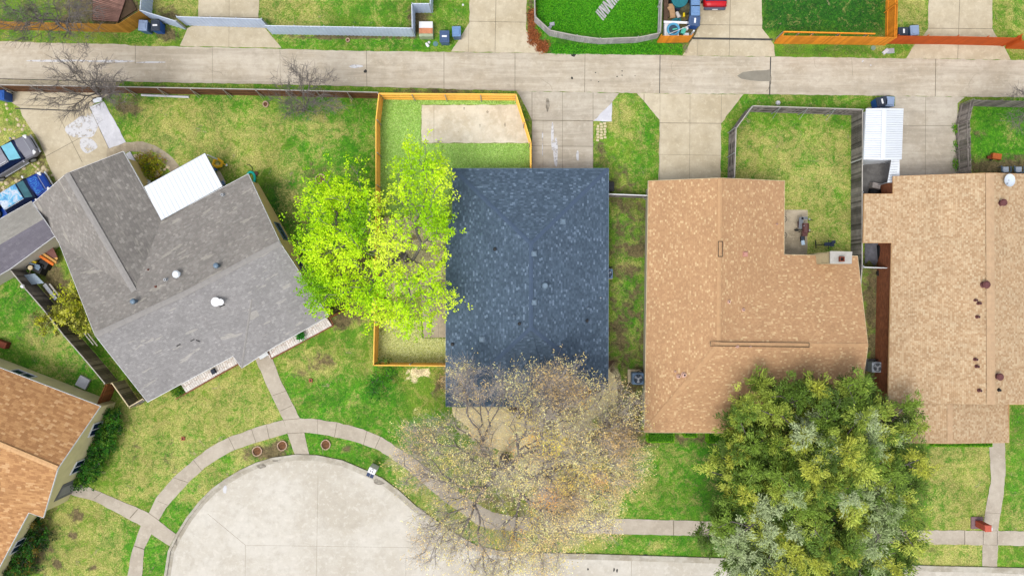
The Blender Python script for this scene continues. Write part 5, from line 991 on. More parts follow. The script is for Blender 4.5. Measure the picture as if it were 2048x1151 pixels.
it('slab', 'concrete square cover slab on the lawn by the cream house', 'slab', MB().prism([(W(x, y).x, W(x, y).y) for x, y in ((164, 749), (183, 759), (173, 778), (153, 768))], .02, .22), M_WHITEC, None)
it('planter', 'rusty red planter at the left edge beside the cream house', 'planter', MB().box(W(4, 687, .3), (1.0, .5, .5), R(-20)), M_RUST, None)
# kerbside white box with blue panels
t = thing('mailbox_unit', 'white box unit with two dark blue panels standing on the kerb of the round street', 'mailbox', W(747, 937)); rz = R(-25); c = W(747, 937, .6)
ux, uy = Vector((math.cos(rz), math.sin(rz), 0)), Vector((-math.sin(rz), math.cos(rz), 0))
MB().box((c.x, c.y, .62), (.6, .45, 1.2), rz).build('casing', M_WHITE, t, bevel=.02)
for s in (-1, 1):
    p = c-uy*.42+ux*s*.15; MB().box((p.x, p.y, 1.0), (.27, .42, .06), rz, tilt=(.5, 0)).build('panel', plain('navy_panel', (44, 62, 100), .1, 3, .3), t)
    p = c+ux*(s*.09-.03)-uy*.04; MB().cyl((p.x, p.y, 1.225), .05, .02, 10).build('knob', M_DARK, t)
p = c+uy*.12; MB().tube([(p.x-.1*ux.x, p.y-.1*ux.y, 1.225), (p.x+.05*uy.x, p.y+.05*uy.y, 1.23), (p.x+.12*ux.x, p.y+.12*ux.y, 1.225)], .018, 5).build('handle', M_DARK, t)
# brick mailbox at right
t = thing('brick_mailbox', 'red brick mailbox pillar where the straight sidewalk meets the front walk', 'mailbox', W(1957, 1048)); c = W(1953, 1044)
BR = plain('bright_red_brick', (188, 86, 66), .2, 8, .9)
MB().box((c.x, c.y, .05), (.95, .95, .1)).build('base', plain('purple_brick', (140, 112, 116), .2, 8), t); MB().box((c.x+.05, c.y-.03, .7), (.5, .5, 1.1)).build('pillar', BR, t, bevel=.02)
MB().box((c.x+.05, c.y-.03, 1.33), (.54, .54, .06), taper=.8).build('cap', plain('orange_red_cap', (208, 100, 78), .1, 8), t)
MB().box((c.x+.36, c.y-.12, 1.1), (.2, .22, .2)).build('letter_box', M_WHITE, t); MB().box((c.x+.48, c.y-.12, 1.1), (.06, .16, .08)).build('flag', M_DARK, t)
# grill, table and bench on the tan house patio
t = thing('grill', 'brown barrel grill with a grey shelf on the small patio', 'grill', W(1605, 456)); BRN = plain('brown_enamel', (98, 60, 56), .12, 5, .4)
MB().cyl(W(1611, 456, .95), .26, .75, 16, axis='Y').build('barrel', BRN, t, smooth=False); MB().box(W(1609, 467, .9), (.42, .4, .3)).build('firebox', BRN, t, bevel=.03)
MB().box(W(1602, 446, .9), (.34, .9, .05), R(-3)).build('shelf', M_GREYM, t); MB().box(W(1609, 436, .9), (.5, .2, .05)).build('side_shelf', M_GREYM, t)
MB().box(W(1597, 449, .7), (.12, .5, .1)).build('lower_shelf', BRN, t)
for s in (0, 1): MB().cyl(W(1592+s*2, 460+s, .12), .13, .07, 12, axis='Y').build('wheel', M_DARK, t)
for x, y in ((1597, 441), (1617, 441), (1597, 464), (1617, 464)): p = W(x, y); MB().cyl((p.x, p.y, .42), .025, .8, 6).build('leg', M_DARK, t)
for x, y in ((1619, 438), (1619, 460)): MB().dome(W(x, y, .95), .07, .06, 10, 3).build('knob', M_SILV, t)
MB().cyl(W(1608, 451, 1.25), .03, .08, 8).build('chimney_knob', M_SILV, t); MB().tube([W(1590, 459, .3), W(1605, 459, .3)], .03, 6).build('axle', M_DARK, t)
t = thing('side_table', 'narrow dark stool with a folded cloth below the grill', 'table', W(1605, 480)); MB().box(W(1605, 477, .5), (.24, .5, .06)).build('table_top', LIDK, t)
MB().box(W(1606, 485, .56), (.26, .36, .05), R(10)).build('cloth', plain('pale_blue_cloth', (190, 214, 236), .2, 9), t)
for s in (-1, 1): MB().box(W(1605+s*2, 477, .24), (.04, .4, .46)).build('leg', M_DARK, t)
t = thing('exercise_bench', 'dark blue folding exercise bench on the grass above the chimney', 'bench', W(1650, 489)); NAV = plain('navy_vinyl', (44, 60, 86), .15, 5, .5)
MB().tube([W(1631, 481, .3), W(1632, 496, .3)], .045, 6).build('foot_bar', M_DARK, t); MB().tube([W(1632, 490, .3), W(1645, 489, .4), (W(1664, 488, .45))], .03, 6).build('frame', M_DARK, t)
MB().box(W(1656, 488, .5), (.6, .28, .08), R(3)).build('seat', NAV, t, bevel=.02); MB().box(W(1667, 484, .65), (.32, .26, .08), R(10), tilt=(.3, 0)).build('backrest', NAV, t, bevel=.02)
MB().tube([W(1657, 479, .5), W(1657, 498, .5)], .03, 6).build('cross_bar', M_DARK, t); MB().box(W(1664, 490, .55), (.3, .2, .08)).build('pad', NAV, t)
for s, (x, y) in enumerate(((1570, 438), (1570, 470))):
    it('patio_chair', 'dark wire chair %s peeking from under the eave beside the grill patio' % ('farther up', 'lower down')[s], 'chair', MB().tube([W(1566, y-7, .8), W(1572, y-4, .8), W(1574, y, .85), W(1572, y+4, .8), W(1566, y+7, .8)], .02, 5).tube([W(1566, y-4, .5), W(1571, y, .5), W(1566, y+5, .5)], .02, 5), M_DARK, 'wire chairs under the eave', 0)
# things in the far right yard
for i, (x, lab) in enumerate(((2011, 'left one of the two white cushioned patio chairs at the right edge'), (2037, 'right one of the two white cushioned patio chairs at the right edge'))):
    t = thing('patio_chair', lab, 'chair', W(x, 340), 'white cushioned chairs behind the beige roof'); c = W(x, 339, .5); FR = plain('blue_grey_frame', (96, 120, 140), .1, 5, .5)
    MB().tube([c+Vector((-.3, .3, 0)), c+Vector((-.34, -.1, .05)), c+Vector((-.15, -.34, .1)), c+Vector((.2, -.34, .1)), c+Vector((.42, -.1, .05)), c+Vector((.4, .25, 0))], .05, 6).build('frame', FR, t)
    MB().box(c, (.46, .42, .12)).build('cushion', plain('pale_cushion', (206, 220, 234), .05), t, bevel=.03)
    for sx in (-.26, .26):
        for sy in (-.2, .25): MB().cyl((c.x+sx, c.y+sy, .23), .02, .46, 6).build('leg', FR, t)
t = thing('toy_cart', 'rusty orange cart on the soil at the far right yard', 'cart', W(1990, 314)); OR = plain('worn_orange', (196, 104, 48), .2, 8, .8)
MB().box(W(1992, 313, .3), (.7, .45, .3), R(-8)).build('tray', OR, t)
for s in (-1, 1): MB().cyl(W(1990+s*8, 320, .12), .1, .08, 10, axis='Y').build('wheel', M_DARK, t)
MB().box(W(1979, 314, .2), (.35, .25, .12), R(15)).build('handle', M_RUST, t)
t = thing('satellite_dish', 'round pale satellite dish at the upper edge of the beige brown roof', 'satellite dish', HD.P(2012, 362))
c = HD.P(2012, 362, .35); b = MB(); n = 20; vs = []
for k, (r_, z_) in enumerate(((.02, -.08), (.2, -.06), (.36, -.01), (.45, .05))): vs += [(c.x+r_*.9*math.cos(2*math.pi*i/n), c.y+r_*1.05*math.sin(2*math.pi*i/n), c.z+z_) for i in range(n)]
b.add(vs, [(k*n+i, k*n+(i+1) % n, (k+1)*n+(i+1) % n, (k+1)*n+i) for k in range(3) for i in range(n)]+[tuple(range(n))]); b.build('dish', plain('dish_pale_blue', (216, 226, 236), .04), t)
MB().cyl(c+Vector((0, 0, -.25)), .04, .4, 8).build('mast', M_SILV, t); MB().tube([c+Vector((-.1, -.2, .0)), c+Vector((-.3, -.36, .2))], .03, 6).build('feed_arm', M_SILV, t)
t = thing('satellite_dish', 'white double satellite dish in the middle of the weathered grey roof', 'satellite dish', HA.P(438, 603))
for k, (dx, dy, r_) in enumerate(((-.08, 0, .34), (.3, -.02, .24))):
    c = HA.P(438, 603, .4)+Vector((dx, dy, .03*k)); b = MB().cyl(c, r_*.4, .05, 22, 0, r_); b.build('dish', M_WHITE, t)
MB().cyl(HA.P(438, 603, .15), .04, .5, 8).build('mast', M_SILV, t); p = HA.P(445, 611, .05); MB().box(p, (.4, .08, .06), R(20)).build('foot', M_DARK, t)
# rubble in the old patio, passage
it('rubble', 'broken pale concrete lump on the dark old patio', 'rubble', MB().box(W(1750, 372, .3), (.75, .5, .5), R(-14), taper=.85), plain('pale_rubble', (170, 162, 158), .2, 5), None)
it('rubble', 'dark rubble heap at the lower edge of the old patio', 'rubble', MB().dome(W(1750, 384, 0), .6, .4, 8, 3), M_DARK, None)
it('block', 'orange brown brick block beside the old patio', 'planter', MB().box(W(1779, 377, .5), (.8, .8, 1.0)), M_FENCE_B, None)
it('tarpaulin', 'grey wet tarpaulin with black edge in the side passage', 'tarpaulin', MB().prism([(W(x, y).x, W(x, y).y) for x, y in ((1729, 487), (1755, 486), (1757, 520), (1748, 532), (1738, 520), (1729, 528))], .02, .08), plain('wet_grey_sheet', (110, 112, 120), .3, 3, .3), None, 0)
it('cover', 'black covered bulk at the edge of the side passage', 'cover', MB().box(W(1762, 508, .2), (.5, 1.6, .4), R(4), taper=.8), M_DARK, None)
it('pot', 'dark round pot in the side passage below the white gate', 'pot', MB().cyl(W(1760, 546, .15), .25, .3, 14, 0, .3), M_DARK, None)
# ---------------------------------------------------------------- trees and shrubs
def branch_mesh(name, m, t, base, fork, targets, r_twig=.012, expo=.42, seg=.6, wob=.12, sides=5, rise=.25, rmax=.5, lean=1.0, trunk_r=None):
    "grow a skeleton from base through fork to every target point, thickness by the number of twigs fed"
    T = np.array([base, (np.array(base)+np.array(fork))/2+[.05, .05, 0], fork], float); N = [T[0], T[1], T[2]]; par = [-1, 0, 1]; cnt = [0, 0, 0]
    tg = np.array(targets); tg = tg[np.argsort(np.linalg.norm(tg-fork, axis=1))]
    A = np.zeros((400000, 3)); A[:3] = T; n = 3; dist = np.zeros(400000); ends = []
    parr = np.full(400000, -1); parr[1] = 0; parr[2] = 1
    for q in tg:
        d = np.linalg.norm(A[2:n]-q, axis=1); sc_ = d+.42*lean*dist[2:n]; i = int(np.argmin(sc_))+2
        p = A[i]; L = np.linalg.norm(q-p); k = max(1, int(round(L/seg))); last = i
        dirn = (q-p)/max(L, 1e-6); off = RNG.normal(0, wob*L*.5, 3); off[2] = abs(off[2])*.3+rise*L*.25
        for j in range(1, k+1):
            f = j/k; x = p+(q-p)*f+off*math.sin(math.pi*f)*.8+(RNG.normal(0, wob*.25, 3) if j < k else 0)
            A[n] = x; parr[n] = last; dist[n] = dist[last]+L/k; last = n; n += 1
        ends.append(last)
    A = A[:n]; parr = parr[:n]; c = np.zeros(n)
    for e in ends:
        c[e] += 1
    for i in range(n-1, 0, -1): c[parr[i]] += c[i]
    rad = np.minimum(r_twig*np.maximum(c, 1)**expo, rmax)
    if trunk_r: rad[:3] = trunk_r
    i = np.arange(1, n); a = A[parr[i]]; b = A[i]; ra = np.minimum(rad[parr[i]], rad[i]*1.35+.004); rb = rad[i]; ra[:2] = rad[0] if trunk_r else ra[:2]
    tube_arrays(name, m, t, a, b, ra, rb, sides)
    return A[ends], A, parr
def tube_arrays(name, m, t, a, b, ra, rb, sides=4):
    d = b-a; l = np.linalg.norm(d, axis=1, keepdims=True); d = d/np.maximum(l, 1e-6); up = np.tile([0, 0, 1.0], (len(d), 1)); up[np.abs(d[:, 2]) > .9] = [0, 1, 0]
    u = np.cross(d, up); u /= np.linalg.norm(u, axis=1, keepdims=True); w = np.cross(d, u); k = np.arange(sides)*2*np.pi/sides
    ring = u[:, None]*np.cos(k)[None, :, None]+w[:, None]*np.sin(k)[None, :, None]
    V = np.concatenate([a[:, None]+ring*ra[:, None, None], (b+d*rb[:, None]*.3)[:, None]+ring*rb[:, None, None]], 1).reshape(-1, 3)-np.array(t.location)
    base = (np.arange(len(a))*2*sides)[:, None]; kk = np.arange(sides); f = np.stack([kk, (kk+1) % sides, (kk+1) % sides+sides, kk+sides], 1)
    F = (base[:, :, None]+f[None]).reshape(-1, 4)
    me = bpy.data.meshes.new(name); fill(me, V, F); me.polygons.foreach_set('use_smooth', np.ones(len(F), bool)); me.materials.append(m); o = link(bpy.data.objects.new(name, me)); o.parent = t; return o
def leaves(name, m, t, cen, col, length, width, direc=None, flat=.5, fold=0):
    "one small diamond leaf per centre; col Nx3 linear"
    n = len(cen); d = RNG.normal(0, 1, (n, 3)) if direc is None else direc+RNG.normal(0, .35, (n, 3)); d[:, 2] *= flat; d /= np.linalg.norm(d, axis=1, keepdims=True)
    r = RNG.normal(0, 1, (n, 3)); r[:, 2] += 0; nrm = np.stack([RNG.normal(0, .45, n), RNG.normal(0, .45, n), np.ones(n)], 1); s = np.cross(d, nrm); s /= np.maximum(np.linalg.norm(s, axis=1, keepdims=True), 1e-6)
    L = (length*RNG.uniform(.6, 1.3, n))[:, None]; Wd = (width*RNG.uniform(.6, 1.3, n))[:, None]
    V = np.stack([cen-d*L/2, cen+s*Wd/2-d*L*.05, cen+d*L/2, cen-s*Wd/2-d*L*.05], 1).reshape(-1, 3)-np.array(t.location)
    F = np.arange(4*n).reshape(-1, 4); me = bpy.data.meshes.new(name); fill(me, V, F)
    at = me.color_attributes.new('tone', 'FLOAT_COLOR', 'POINT'); c = np.ones((4*n, 4), np.float32); c[:, :3] = np.repeat(col, 4, 0); at.data.foreach_set('color', c.ravel())
    me.materials.append(m); o = link(bpy.data.objects.new(name, me)); o.parent = t; return o
def Wn(x, y, z): z = np.asarray(z, float)+0*np.asarray(x, float); k = (CH-z)/CH*S; return np.stack([(x-1024)*k, -(y-575.5)*k, z], -1)
def blobs(bl, dens, shell=.5):
    "bl: (x, y, z, rx, ry, rz) photo pixels and metres -> points, count by area"
    P, I = [], []
    for i, (x, y, z, rx, ry, rz, *kk) in enumerate(bl):
        n = int(rx*ry*math.pi*S*S*dens*(kk[0] if kk else 1)); v = RNG.normal(0, 1, (n, 3)); v /= np.linalg.norm(v, axis=1, keepdims=True); v *= RNG.uniform(0, 1, (n, 1))**shell
        P.append(Wn(x+v[:, 0]*rx, y+v[:, 1]*ry, z+v[:, 2]*rz)); I += [i]*n
    return np.concatenate(P), np.array(I)
def lc(*c): return np.array(C(*c, .98)[:3])
def mixcol(cols, n, w=None): cols = np.array([lc(*c) for c in cols]); return cols[RNG.choice(len(cols), n, p=w)]
def scatter(cen, per, sd): P = np.repeat(cen, per, 0); return P+RNG.normal(0, 1, P.shape)*np.array(sd), np.repeat(np.arange(len(cen)), per)
def tint(P, cols, sc_=.35, seed=0):
    "smooth patches of species colour through the crown"
    v = np.sin(P[:, 0]*sc_*2.1+seed)+np.sin(P[:, 1]*sc_*2.7+seed*2+1)+np.sin((P[:, 0]+P[:, 1])*sc_*1.3+seed)+RNG.normal(0, .7, len(P)); k = np.clip(((v+2.2)/4.4*len(cols)).astype(int), 0, len(cols)-1)
    return np.array([lc(*c) for c in cols])[k]
# --- lime tree
base = W(812, 520); t = thing('lime_green_tree', 'large lime green leafy tree spreading across the yellow fence', 'tree', base)
bl = [(655, 470, 6, 66, 118, 2.2, .85), (640, 570, 5.2, 56, 64, 1.6), (706, 585, 5.5, 66, 50, 1.6, .62), (664, 388, 5.5, 38, 50, 1.5), (716, 470, 6.5, 48, 90, 2, .55), (735, 400, 6, 34, 46, 1.5, .7), (838, 318, 6, 34, 48, 1.4, .62), (872, 352, 6, 34, 40, 1.4, .7), (862, 420, 6.2, 48, 70, 1.6, .62), (806, 370, 6, 34, 50, 1.5, .6),
      (780, 470, 7.5, 46, 70, 1.5, .5), (880, 470, 5.8, 30, 50, 1.4, .6), (850, 560, 6, 50, 46, 1.5, .62), (820, 630, 5.6, 70, 42, 1.4, .7), (745, 612, 5.8, 50, 36, 1.4, .8), (892, 596, 5.4, 24, 20, 1, .8), (770, 560, 6, 44, 46, 1.5, .62), (700, 340, 5.5, 18, 14, 1, .6)]
P, I = blobs(bl, 3.4); E_ends, AN, AP = branch_mesh('trunk', M_BARK, t, base, W(806, 508, 2.6), P, .015, .44, .55, .16, 5, .2, trunk_r=.26)
cen, ci = scatter(P, 5, (.38, .38, .26)); Lf, li = scatter(cen, 11, (.13, .13, .1))
left = (Lf[:, 0] < W(745, 0, 6).x); col = tint(Lf, [(124, 176, 10), (160, 206, 10), (190, 226, 14), (206, 236, 34)], .5, 2)
col2 = tint(Lf, [(158, 206, 16), (190, 228, 24), (208, 238, 40), (222, 242, 70)], .5, 5); col = np.where(left[:, None], col, col2)
leaves('crown', M_LEAF, t, Lf, col, .16, .115, flat=.6)
# --- big tan half-bare tree
RNG = np.random.default_rng(11)
base = W(1009, 915); t = thing('tan_leafed_tree', 'huge half bare tree with tan and golden dry leaves above the front walk', 'tree', base)
bl = [(840, 900, 6, 58, 66, 1.6, .8), (890, 850, 6, 44, 50, 1.5, .35), (950, 910, 7, 90, 90, 1.8, .5), (930, 745, 7, 40, 42, 1.5, .75), (935, 800, 6.5, 46, 34, 1.5, .6), (1000, 780, 7, 60, 60, 1.6, .4), (1100, 780, 8, 80, 62, 1.8, .95), (1150, 800, 7, 46, 50, 1.5, .8), (1188, 770, 6, 26, 18, 1, .4), (1070, 860, 9.5, 70, 60, 2, .6), (1160, 900, 8, 90, 80, 2, .85), (1232, 830, 6, 56, 64, 1.6, .85),
      (1230, 920, 6.5, 62, 76, 1.8, .85), (1150, 990, 7, 100, 66, 1.8, .85), (1040, 960, 9.5, 90, 60, 1.8, .45), (1100, 1060, 6, 66, 60, 1.5, .8), (1010, 1070, 6, 60, 50, 1.5, .55), (890, 1060, 5.5, 70, 50, 1.4, .6), (925, 1000, 6.5, 60, 50, 1.6, .35), (870, 1095, 5, 56, 40, 1.2, .6), (985, 1128, 5, 70, 40, 1.2, .8), (1080, 1120, 5, 60, 34, 1.2, .7), (1180, 1040, 6, 50, 40, 1.3, .7), (830, 960, 5.5, 44, 30, 1.2, .5), (900, 960, 6, 40, 40, 1.3, .4)]
P, I = blobs(bl, 4.1); ends, AN, AP = branch_mesh('trunk', M_BARK, t, base, W(1009, 925, 3.0), P, .012, .49, .7, .16, 6, .18, trunk_r=.42, lean=1.3)
def twigs(name, m, t, P, AN, per, ln, r, spread=.7, fork=None, droop=.1):
    f = np.array(fork); d0 = P-f; d0 /= np.linalg.norm(d0, axis=1, keepdims=True); a = np.repeat(P, per, 0); d = np.repeat(d0, per, 0)+RNG.normal(0, spread, (len(a), 3)); d[:, 2] = d[:, 2]*.6+droop; d /= np.linalg.norm(d, axis=1, keepdims=True)
    a = a-np.repeat(d0, per, 0)*RNG.uniform(0, .5, (len(a), 1)); L = ln*RNG.uniform(.5, 1.3, (len(a), 1)); mid = a+d*L*.5+RNG.normal(0, .05, a.shape); b = mid+d*L*.5+RNG.normal(0, .09, a.shape); o = np.full(len(a), r)
    s1_ = mid+RNG.normal(0, .22, a.shape)*np.array([1, 1, .5])+d*.2
    tube_arrays(name, m, t, np.concatenate([a, mid, mid]), np.concatenate([mid, b, s1_]), np.concatenate([o, o*.8, o*.7]), np.concatenate([o*.8, o*.5, o*.4]), 3); return b, s1_
tb, ts = twigs('twigs', M_BARKL, t, P, AN, 12, 1.05, .008, .75, W(1009, 925, 3.0))
tips = np.concatenate([tb, ts])
X = tips[:, 0]/S/(1-7/CH)+1024; Y = 575.5-tips[:, 1]/S/(1-7/CH)
dens = .32+0*X; dens[(X < 1010) & (Y < 850)] = .14; dens[(X < 880) & (Y > 900)] = .22; dens[(X > 1020) & (Y > 850)] = .58
keep = RNG.uniform(0, 1, len(tips)) < dens
Lf, li = scatter(tips[keep], 3, (.12, .12, .08)); x_ = Lf[:, 0]/S/(1-7/CH)+1024; y_ = 575.5-Lf[:, 1]/S/(1-7/CH)
col = tint(Lf, [(196, 168, 116), (226, 194, 134), (238, 206, 140), (244, 218, 160), (216, 196, 118)], .6, 1)
for (cx, cy, rr, c_) in ((1062, 862, 22, (238, 186, 104)), (1100, 868, 34, (238, 206, 96)), (1095, 985, 30, (232, 170, 96)), (1070, 1000, 24, (236, 178, 104)), (1030, 1075, 24, (226, 168, 90)), (1130, 950, 36, (224, 196, 110)), (1020, 870, 18, (196, 140, 96)), (1165, 790, 22, (232, 184, 100)), (900, 1010, 30, (196, 178, 70)), (1000, 1080, 40, (200, 176, 90)), (1200, 960, 30, (224, 180, 112))):
    mk = (np.hypot(x_-cx, y_-cy) < rr*RNG.uniform(.3, 1.1, len(x_))); col[mk] = lc(*c_)*RNG.uniform(.8, 1.15, (mk.sum(), 1))
col = np.minimum(col*1.2, .85)
leaves('crown', M_LEAF, t, Lf, col, .14, .055, flat=.5)
# --- evergreen
RNG = np.random.default_rng(23)
base = W(1600, 930); t = thing('evergreen_tree', 'huge dense evergreen tree overlapping the tan roof and the sidewalk', 'tree', base)
cl = []
core = [(1560, 830, 5.5, 100, 90, 2.6), (1700, 830, 6, 100, 95, 2.8), (1530, 940, 5.5, 100, 90, 2.6), (1660, 950, 7.5, 110, 100, 3), (1760, 940, 5.5, 90, 100, 2.6), (1520, 1060, 5, 100, 90, 2.4), (1640, 1080, 6, 100, 90, 2.6), (1760, 1060, 5, 96, 95, 2.4), (1580, 1150, 5, 110, 60, 2.4), (1700, 1160, 5, 100, 70, 2.4), (1480, 880, 5, 46, 80, 1.6, 1.2), (1460, 960, 4.2, 50, 60, 1.4, .7), (1440, 1060, 4, 40, 50, 1.4, .6), (1810, 860, 4.5, 40, 60, 1.5), (1480, 1120, 4.5, 50, 40, 1.6), (1830, 980, 4, 36, 70, 1.3, .6)]
P, I = blobs(core, 1.15, .42)
P = P[P[:, 2] > 2.2]
branch_mesh('trunk', M_BARKD, t, base, W(1615, 945, 3.0), P, .03, .42, .9, .1, 5, .1, trunk_r=.42)
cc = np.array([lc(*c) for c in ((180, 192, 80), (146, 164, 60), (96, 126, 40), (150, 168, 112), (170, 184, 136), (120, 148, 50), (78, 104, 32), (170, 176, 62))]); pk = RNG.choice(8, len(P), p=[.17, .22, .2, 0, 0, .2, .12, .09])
px_, py_ = P[:, 0]/S/(1-P[:, 2]/CH)+1024, 575.5-P[:, 1]/S/(1-P[:, 2]/CH)
for (cx, cy, rr) in ((1770, 850, 44), (1730, 990, 36), (1560, 1030, 46), (1520, 1080, 50), (1790, 1030, 40), (1620, 850, 24), (1640, 900, 24), (1560, 990, 34), (1740, 1090, 40), (1470, 1090, 50), (1510, 1130, 50)):
    mk = (np.hypot(px_-cx, py_-cy) < rr) & (RNG.uniform(size=len(P)) < .45); pk[mk] = RNG.choice([3, 4], mk.sum())
lo = P[:, 2] < 5; pk[lo & (RNG.uniform(size=len(P)) < .6)] = 6  # most low clumps get the darkest green: crown shade put into the leaf colour
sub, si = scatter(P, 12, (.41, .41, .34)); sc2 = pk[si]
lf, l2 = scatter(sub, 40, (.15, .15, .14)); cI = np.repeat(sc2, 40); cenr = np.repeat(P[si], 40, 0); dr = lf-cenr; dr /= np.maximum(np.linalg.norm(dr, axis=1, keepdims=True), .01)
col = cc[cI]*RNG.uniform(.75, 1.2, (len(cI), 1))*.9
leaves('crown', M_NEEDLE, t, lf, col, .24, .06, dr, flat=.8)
# --- bare trees
RNG = np.random.default_rng(31)
def bare(label, name, base, fork, bl, dens, m=M_BARKL, per=3, ln=.6, r=.01, tr=.14, rt=.010, seg=.6, lean=1.0, leafcol=None, expo=.42):
    b0 = W(*base); t = thing(name, label, 'tree', b0); P, I = blobs(bl, dens, .6); fk = W(*fork); branch_mesh('trunk', m, t, b0, fk, P, rt, expo, seg, .12, 5, .15, trunk_r=tr, lean=lean)
    tb, ts = twigs('twigs', m, t, P, None, per, ln, r, .45, fk)
    if leafcol:
        Lf, li = scatter(np.concatenate([tb, ts]), 3, (.12, .12, .1)); leaves('crown', M_LEAF, t, Lf, mixcol(leafcol, len(Lf)), .12, .06)
    return t
bare('bare grey tree whose branches fan over the dark brown fence and the alley', 'bare_tree', (196, 187), (194, 186, 1.6), [(150, 140, 5, 70, 40, 1.5, .8), (185, 165, 5, 74, 56, 2), (105, 185, 4.5, 50, 26, 1.2), (215, 165, 5, 36, 50, 1.5), (225, 200, 4, 30, 30, 1.2), (150, 215, 4, 60, 24, 1.2, .8)], 3.2, M_BARK, 5, .8, .012, .16, .011, lean=2.0)
bare('bare twiggy tree leaning over the fence in the middle of the alley side', 'bare_tree', (606, 222), (606, 220, 1.5), [(585, 155, 5, 52, 42, 1.4, .8), (640, 160, 5, 40, 34, 1.4, .6), (600, 215, 4.5, 38, 30, 1.6, 1.4), (665, 208, 4.5, 32, 24, 1.2), (560, 195, 4.5, 34, 24, 1.2, .7), (625, 195, 5, 60, 30, 1.5, .7)], 3.6, M_BARK, 6, .7, .012, .12, .010, lean=1.6)
bare('hazy bare grey tree over the dark grass at the top left corner', 'bare_tree', (135, 48), (134, 46, 1.6), [(60, 20, 6, 80, 44, 1.6, .9), (150, 15, 6, 60, 44, 1.8, 1.3), (110, 60, 5, 90, 34, 1.4, .6), (30, 60, 5, 60, 30, 1.2, .4), (165, 80, 5, 40, 20, 1.2, .3)], 3.6, M_BARK, 5, .9, .013, .2, .011)
bare('bare grey tree at the right edge beside the far right lawn', 'bare_tree', (2062, 222), (2062, 222, 1.5), [(2050, 190, 5, 30, 26, 1.3), (2040, 235, 4.5, 34, 34, 1.4, .8), (2080, 220, 5, 40, 50, 1.4)], 3.6, M_BARK, 5, .8, .010, .13, .010)
bare('small twiggy shrub standing in the shrub bed left of the dark roof corner', 'bare_shrub', (895, 760), (895, 759, .5), [(897, 758, 1.2, 18, 34, .6)], 9, M_BARKL, 3, .4, .008, .04, .008, leafcol=((188, 160, 110),))
# --- shrubs
def shrub(label, name, cat, blb, dens, cols, length=.16, width=.08, per=4, sub=8, sd=.2, m=M_LEAF, wts=None, group=None, stem_r=.03, tone=None):
    x, y = blb[0][:2]; b0 = W(x, y); t = thing(name, label, cat, b0, group); P, I = blobs(blb, dens, .5); P[:, 2] = np.maximum(P[:, 2], .15)
    branch_mesh('stems', M_BARKD, t, b0, W(x, y, .25), P, .01, .4, .3, .1, 4, .1, trunk_r=stem_r, rmax=.1)
    a, i1 = scatter(P, per, (sd, sd, sd*.8)); l_, i2 = scatter(a, sub, (.1, .1, .08)); l_[:, 2] = np.maximum(l_[:, 2], .03)
    col = mixcol(cols, len(P), wts)[np.repeat(i1, sub)] if tone is None else tint(l_, cols, tone, 1)
    leaves('foliage', m, t, l_, col*RNG.uniform(.8, 1.2, (len(l_), 1)), length, width, flat=.7); return t
shrub('yellow green bush growing between the dark weathered fence and the grey roof', 'bush', 'bush', [(138, 618, 1.8, 40, 44, .9), (110, 640, 1.6, 34, 26, .7, .7), (150, 590, 1.6, 26, 26, .6, .7), (165, 650, 1.6, 24, 24, .6, .7), (95, 645, 1.2, 26, 20, .5, .5)], 7, [(186, 190, 40), (150, 160, 36), (206, 206, 96), (120, 124, 30), (96, 96, 24)], .22, .1, 4, 7, .2)
shrub('long dark green hedge along the cream house wall', 'hedge', 'hedge', [(205, 880, .9, 28, 34, .6), (224, 845, .9, 24, 24, .6), (190, 915, .9, 28, 30, .6), (172, 945, .8, 26, 26, .5), (160, 965, .7, 20, 14, .4), (222, 830, .9, 20, 14, .5)], 12, [(34, 96, 14), (60, 124, 24), (22, 66, 10), (90, 130, 30)], .2, .07, 5, 8, .18)
shrub('dark bushy shrubs along the orange roof at the lower left corner', 'bush', 'bush', [(60, 1050, .9, 26, 22, .5), (50, 1090, .9, 36, 30, .6), (20, 1125, .9, 34, 34, .6), (75, 1075, .7, 26, 22, .4), (0, 1150, .8, 30, 24, .5), (50, 1135, .7, 24, 20, .4)], 10, [(30, 88, 14), (56, 112, 20), (20, 54, 10), (110, 96, 30)], .2, .07, 5, 8, .18)
shrub('feathery green bush at the lower corner of the yellow fence', 'bush', 'bush', [(762, 752, 1.4, 26, 30, .9), (750, 778, 1.0, 20, 24, .6), (786, 745, 1.1, 20, 18, .6)], 6, [(60, 132, 24), (90, 160, 30), (40, 100, 18)], .24, .05, 4, 7, .22)
shrub('weedy green and yellow plants in the stone bed by the garden walk', 'shrub', 'shrub', [(285, 328, .3, 14, 18, .2), (310, 335, .4, 14, 30, .25), (300, 320, .3, 20, 16, .2), (295, 350, .3, 16, 12, .2), (322, 330, .3, 8, 14, .2)], 14, [(150, 172, 36), (124, 150, 36), (178, 170, 40), (150, 124, 30)], .16, .05, 4, 6, .12)
shrub('small green plant on the right pale brick ledge', 'plant', 'plant', [(601, 670, .55, 7, 6, .15)], 60, [(40, 130, 30), (24, 96, 20)], .16, .08, 5, 6, .08)
shrub('creeping green weeds along the left foot of the weathered driveway fence', 'shrub', 'weeds', [(1912, 258, .2, 4, 12, .2), (1911, 325, .2, 2.5, 12, .15), (1912, 290, .15, 1.5, 16, .1)], 50, [(80, 150, 20), (120, 170, 30)], .12, .06, 4, 6, .08)
shrub('tall ornamental weeds beside the front corner of the grey roof', 'shrub', 'weeds', [(352, 782, .4, 14, 8, .25)], 40, [(50, 110, 20), (100, 140, 30)], .16, .06, 4, 6, .1)
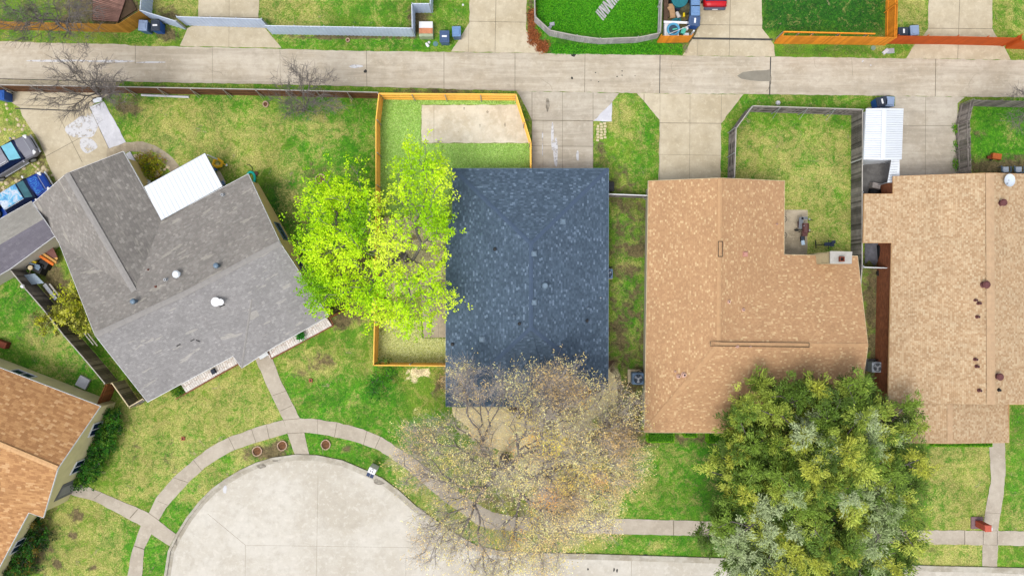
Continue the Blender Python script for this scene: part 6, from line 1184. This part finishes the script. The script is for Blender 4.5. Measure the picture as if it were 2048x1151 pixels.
def boxhedge(label, poly, h=.8):
    P = [W(*p) for p in poly]; c = sum(P, Vector())/len(P); t = thing('box_hedge', label, 'hedge', (c.x, c.y, 0), 'clipped hedges along the front of the tan roof')
    MB().prism([((p.x-c.x)*.93+c.x, (p.y-c.y)*.9+c.y) for p in P], 0, h-.06).build('core', plain('hedge_inner', (44, 92, 10), .3, 8, .95), t)
    x0, x1 = min(p.x for p in P), max(p.x for p in P); y0, y1 = min(p.y for p in P), max(p.y for p in P); n = int((x1-x0)*(y1-y0)*1500)
    L_ = np.stack([RNG.uniform(x0, x1, n), RNG.uniform(y0, y1, n), h+RNG.normal(0, .03, n)], 1); e = RNG.integers(0, 4, n)
    sd = RNG.uniform(size=n) < .35; z = RNG.uniform(.05, h, n); L_[sd, 2] = z[sd]; L_[sd & (e == 0), 0] = x0; L_[sd & (e == 1), 0] = x1; L_[sd & (e >= 2), 1] = y0
    edge = (L_[:, 1] < y0+.1) | (L_[:, 0] < x0+.08) | (L_[:, 0] > x1-.08); col = np.where(edge[:, None], mixcol([(122, 182, 20), (100, 162, 16)], n), mixcol([(70, 134, 12), (54, 112, 10), (96, 158, 20)], n))
    leaves('foliage', M_LEAF, t, L_, col, .09, .06, flat=.5)
boxhedge('clipped box hedge at the left corner of the tan roof front', [(1291, 860), (1344, 860), (1344, 880), (1291, 878)]); boxhedge('small clipped hedge between the two longer hedges below the tan roof', [(1364, 862), (1389, 862), (1389, 870), (1364, 869)])
boxhedge('clipped hedge below the tan roof next to the evergreen tree', [(1410, 862), (1475, 862), (1475, 881), (1412, 881)])
boxhedge('low hedge strip under the eave of the beige brown roof', [(1860, 882), (1976, 882), (1976, 889), (1860, 890)], .5)
# fallen-leaf and grass tuft cover so that the lawns are not flat
def cover(name, n, region, col, length, width, label):
    me_t = type('x', (), {'location': (0, 0, 0)}); P = []
    for (x0, y0, x1, y1, k) in region: m_ = int(n*k); P.append(Wn(RNG.uniform(x0, x1, m_), RNG.uniform(y0, y1, m_), .05))
    P = np.concatenate(P); P[:, :2] += RNG.normal(0, .12 if name == 'leaf_litter' else .03, (len(P), 2)); t = link(bpy.data.objects.new('tmp', None)); o = leaves(name, M_LEAF, t, P, mixcol(col, len(P)), length, width, flat=.6); o.parent = None; bpy.data.objects.remove(t)
    o['kind'] = 'stuff'; o['label'] = label; return o
cover('grass', 1, [(757, 192, 842, 430, 26000), (842, 288, 905, 430, 7000), (905, 288, 1062, 337, 14000), (842, 192, 1031, 208, 3500)], [(150, 196, 88), (214, 236, 156), (180, 216, 110)], .16, .035, 'pale green turf blades in the fenced yard')
cover('grass', 1, [(753, 677, 892, 727, 12000), (753, 640, 842, 677, 5000)], [(180, 190, 90), (240, 238, 170), (250, 246, 196)], .2, .035, 'straw coloured grass blades at the lower end of the fenced yard')
cover('grass', 1, [(1075, -10, 1322, 66, 26000), (1105, 88, 1365, 108, 5000)], [(70, 160, 14), (40, 120, 10), (110, 190, 30)], .2, .035, 'long bright green grass behind the silver grey fence')
cover('leaf_litter', 1, [(1058, 20, 1070, 60, 500), (1058, 60, 1078, 88, 900), (1075, 84, 1094, 102, 700)], [(150, 84, 44), (178, 112, 64), (120, 70, 40)], .22, .05, 'reddish brown dead vines along the silver grey fence')
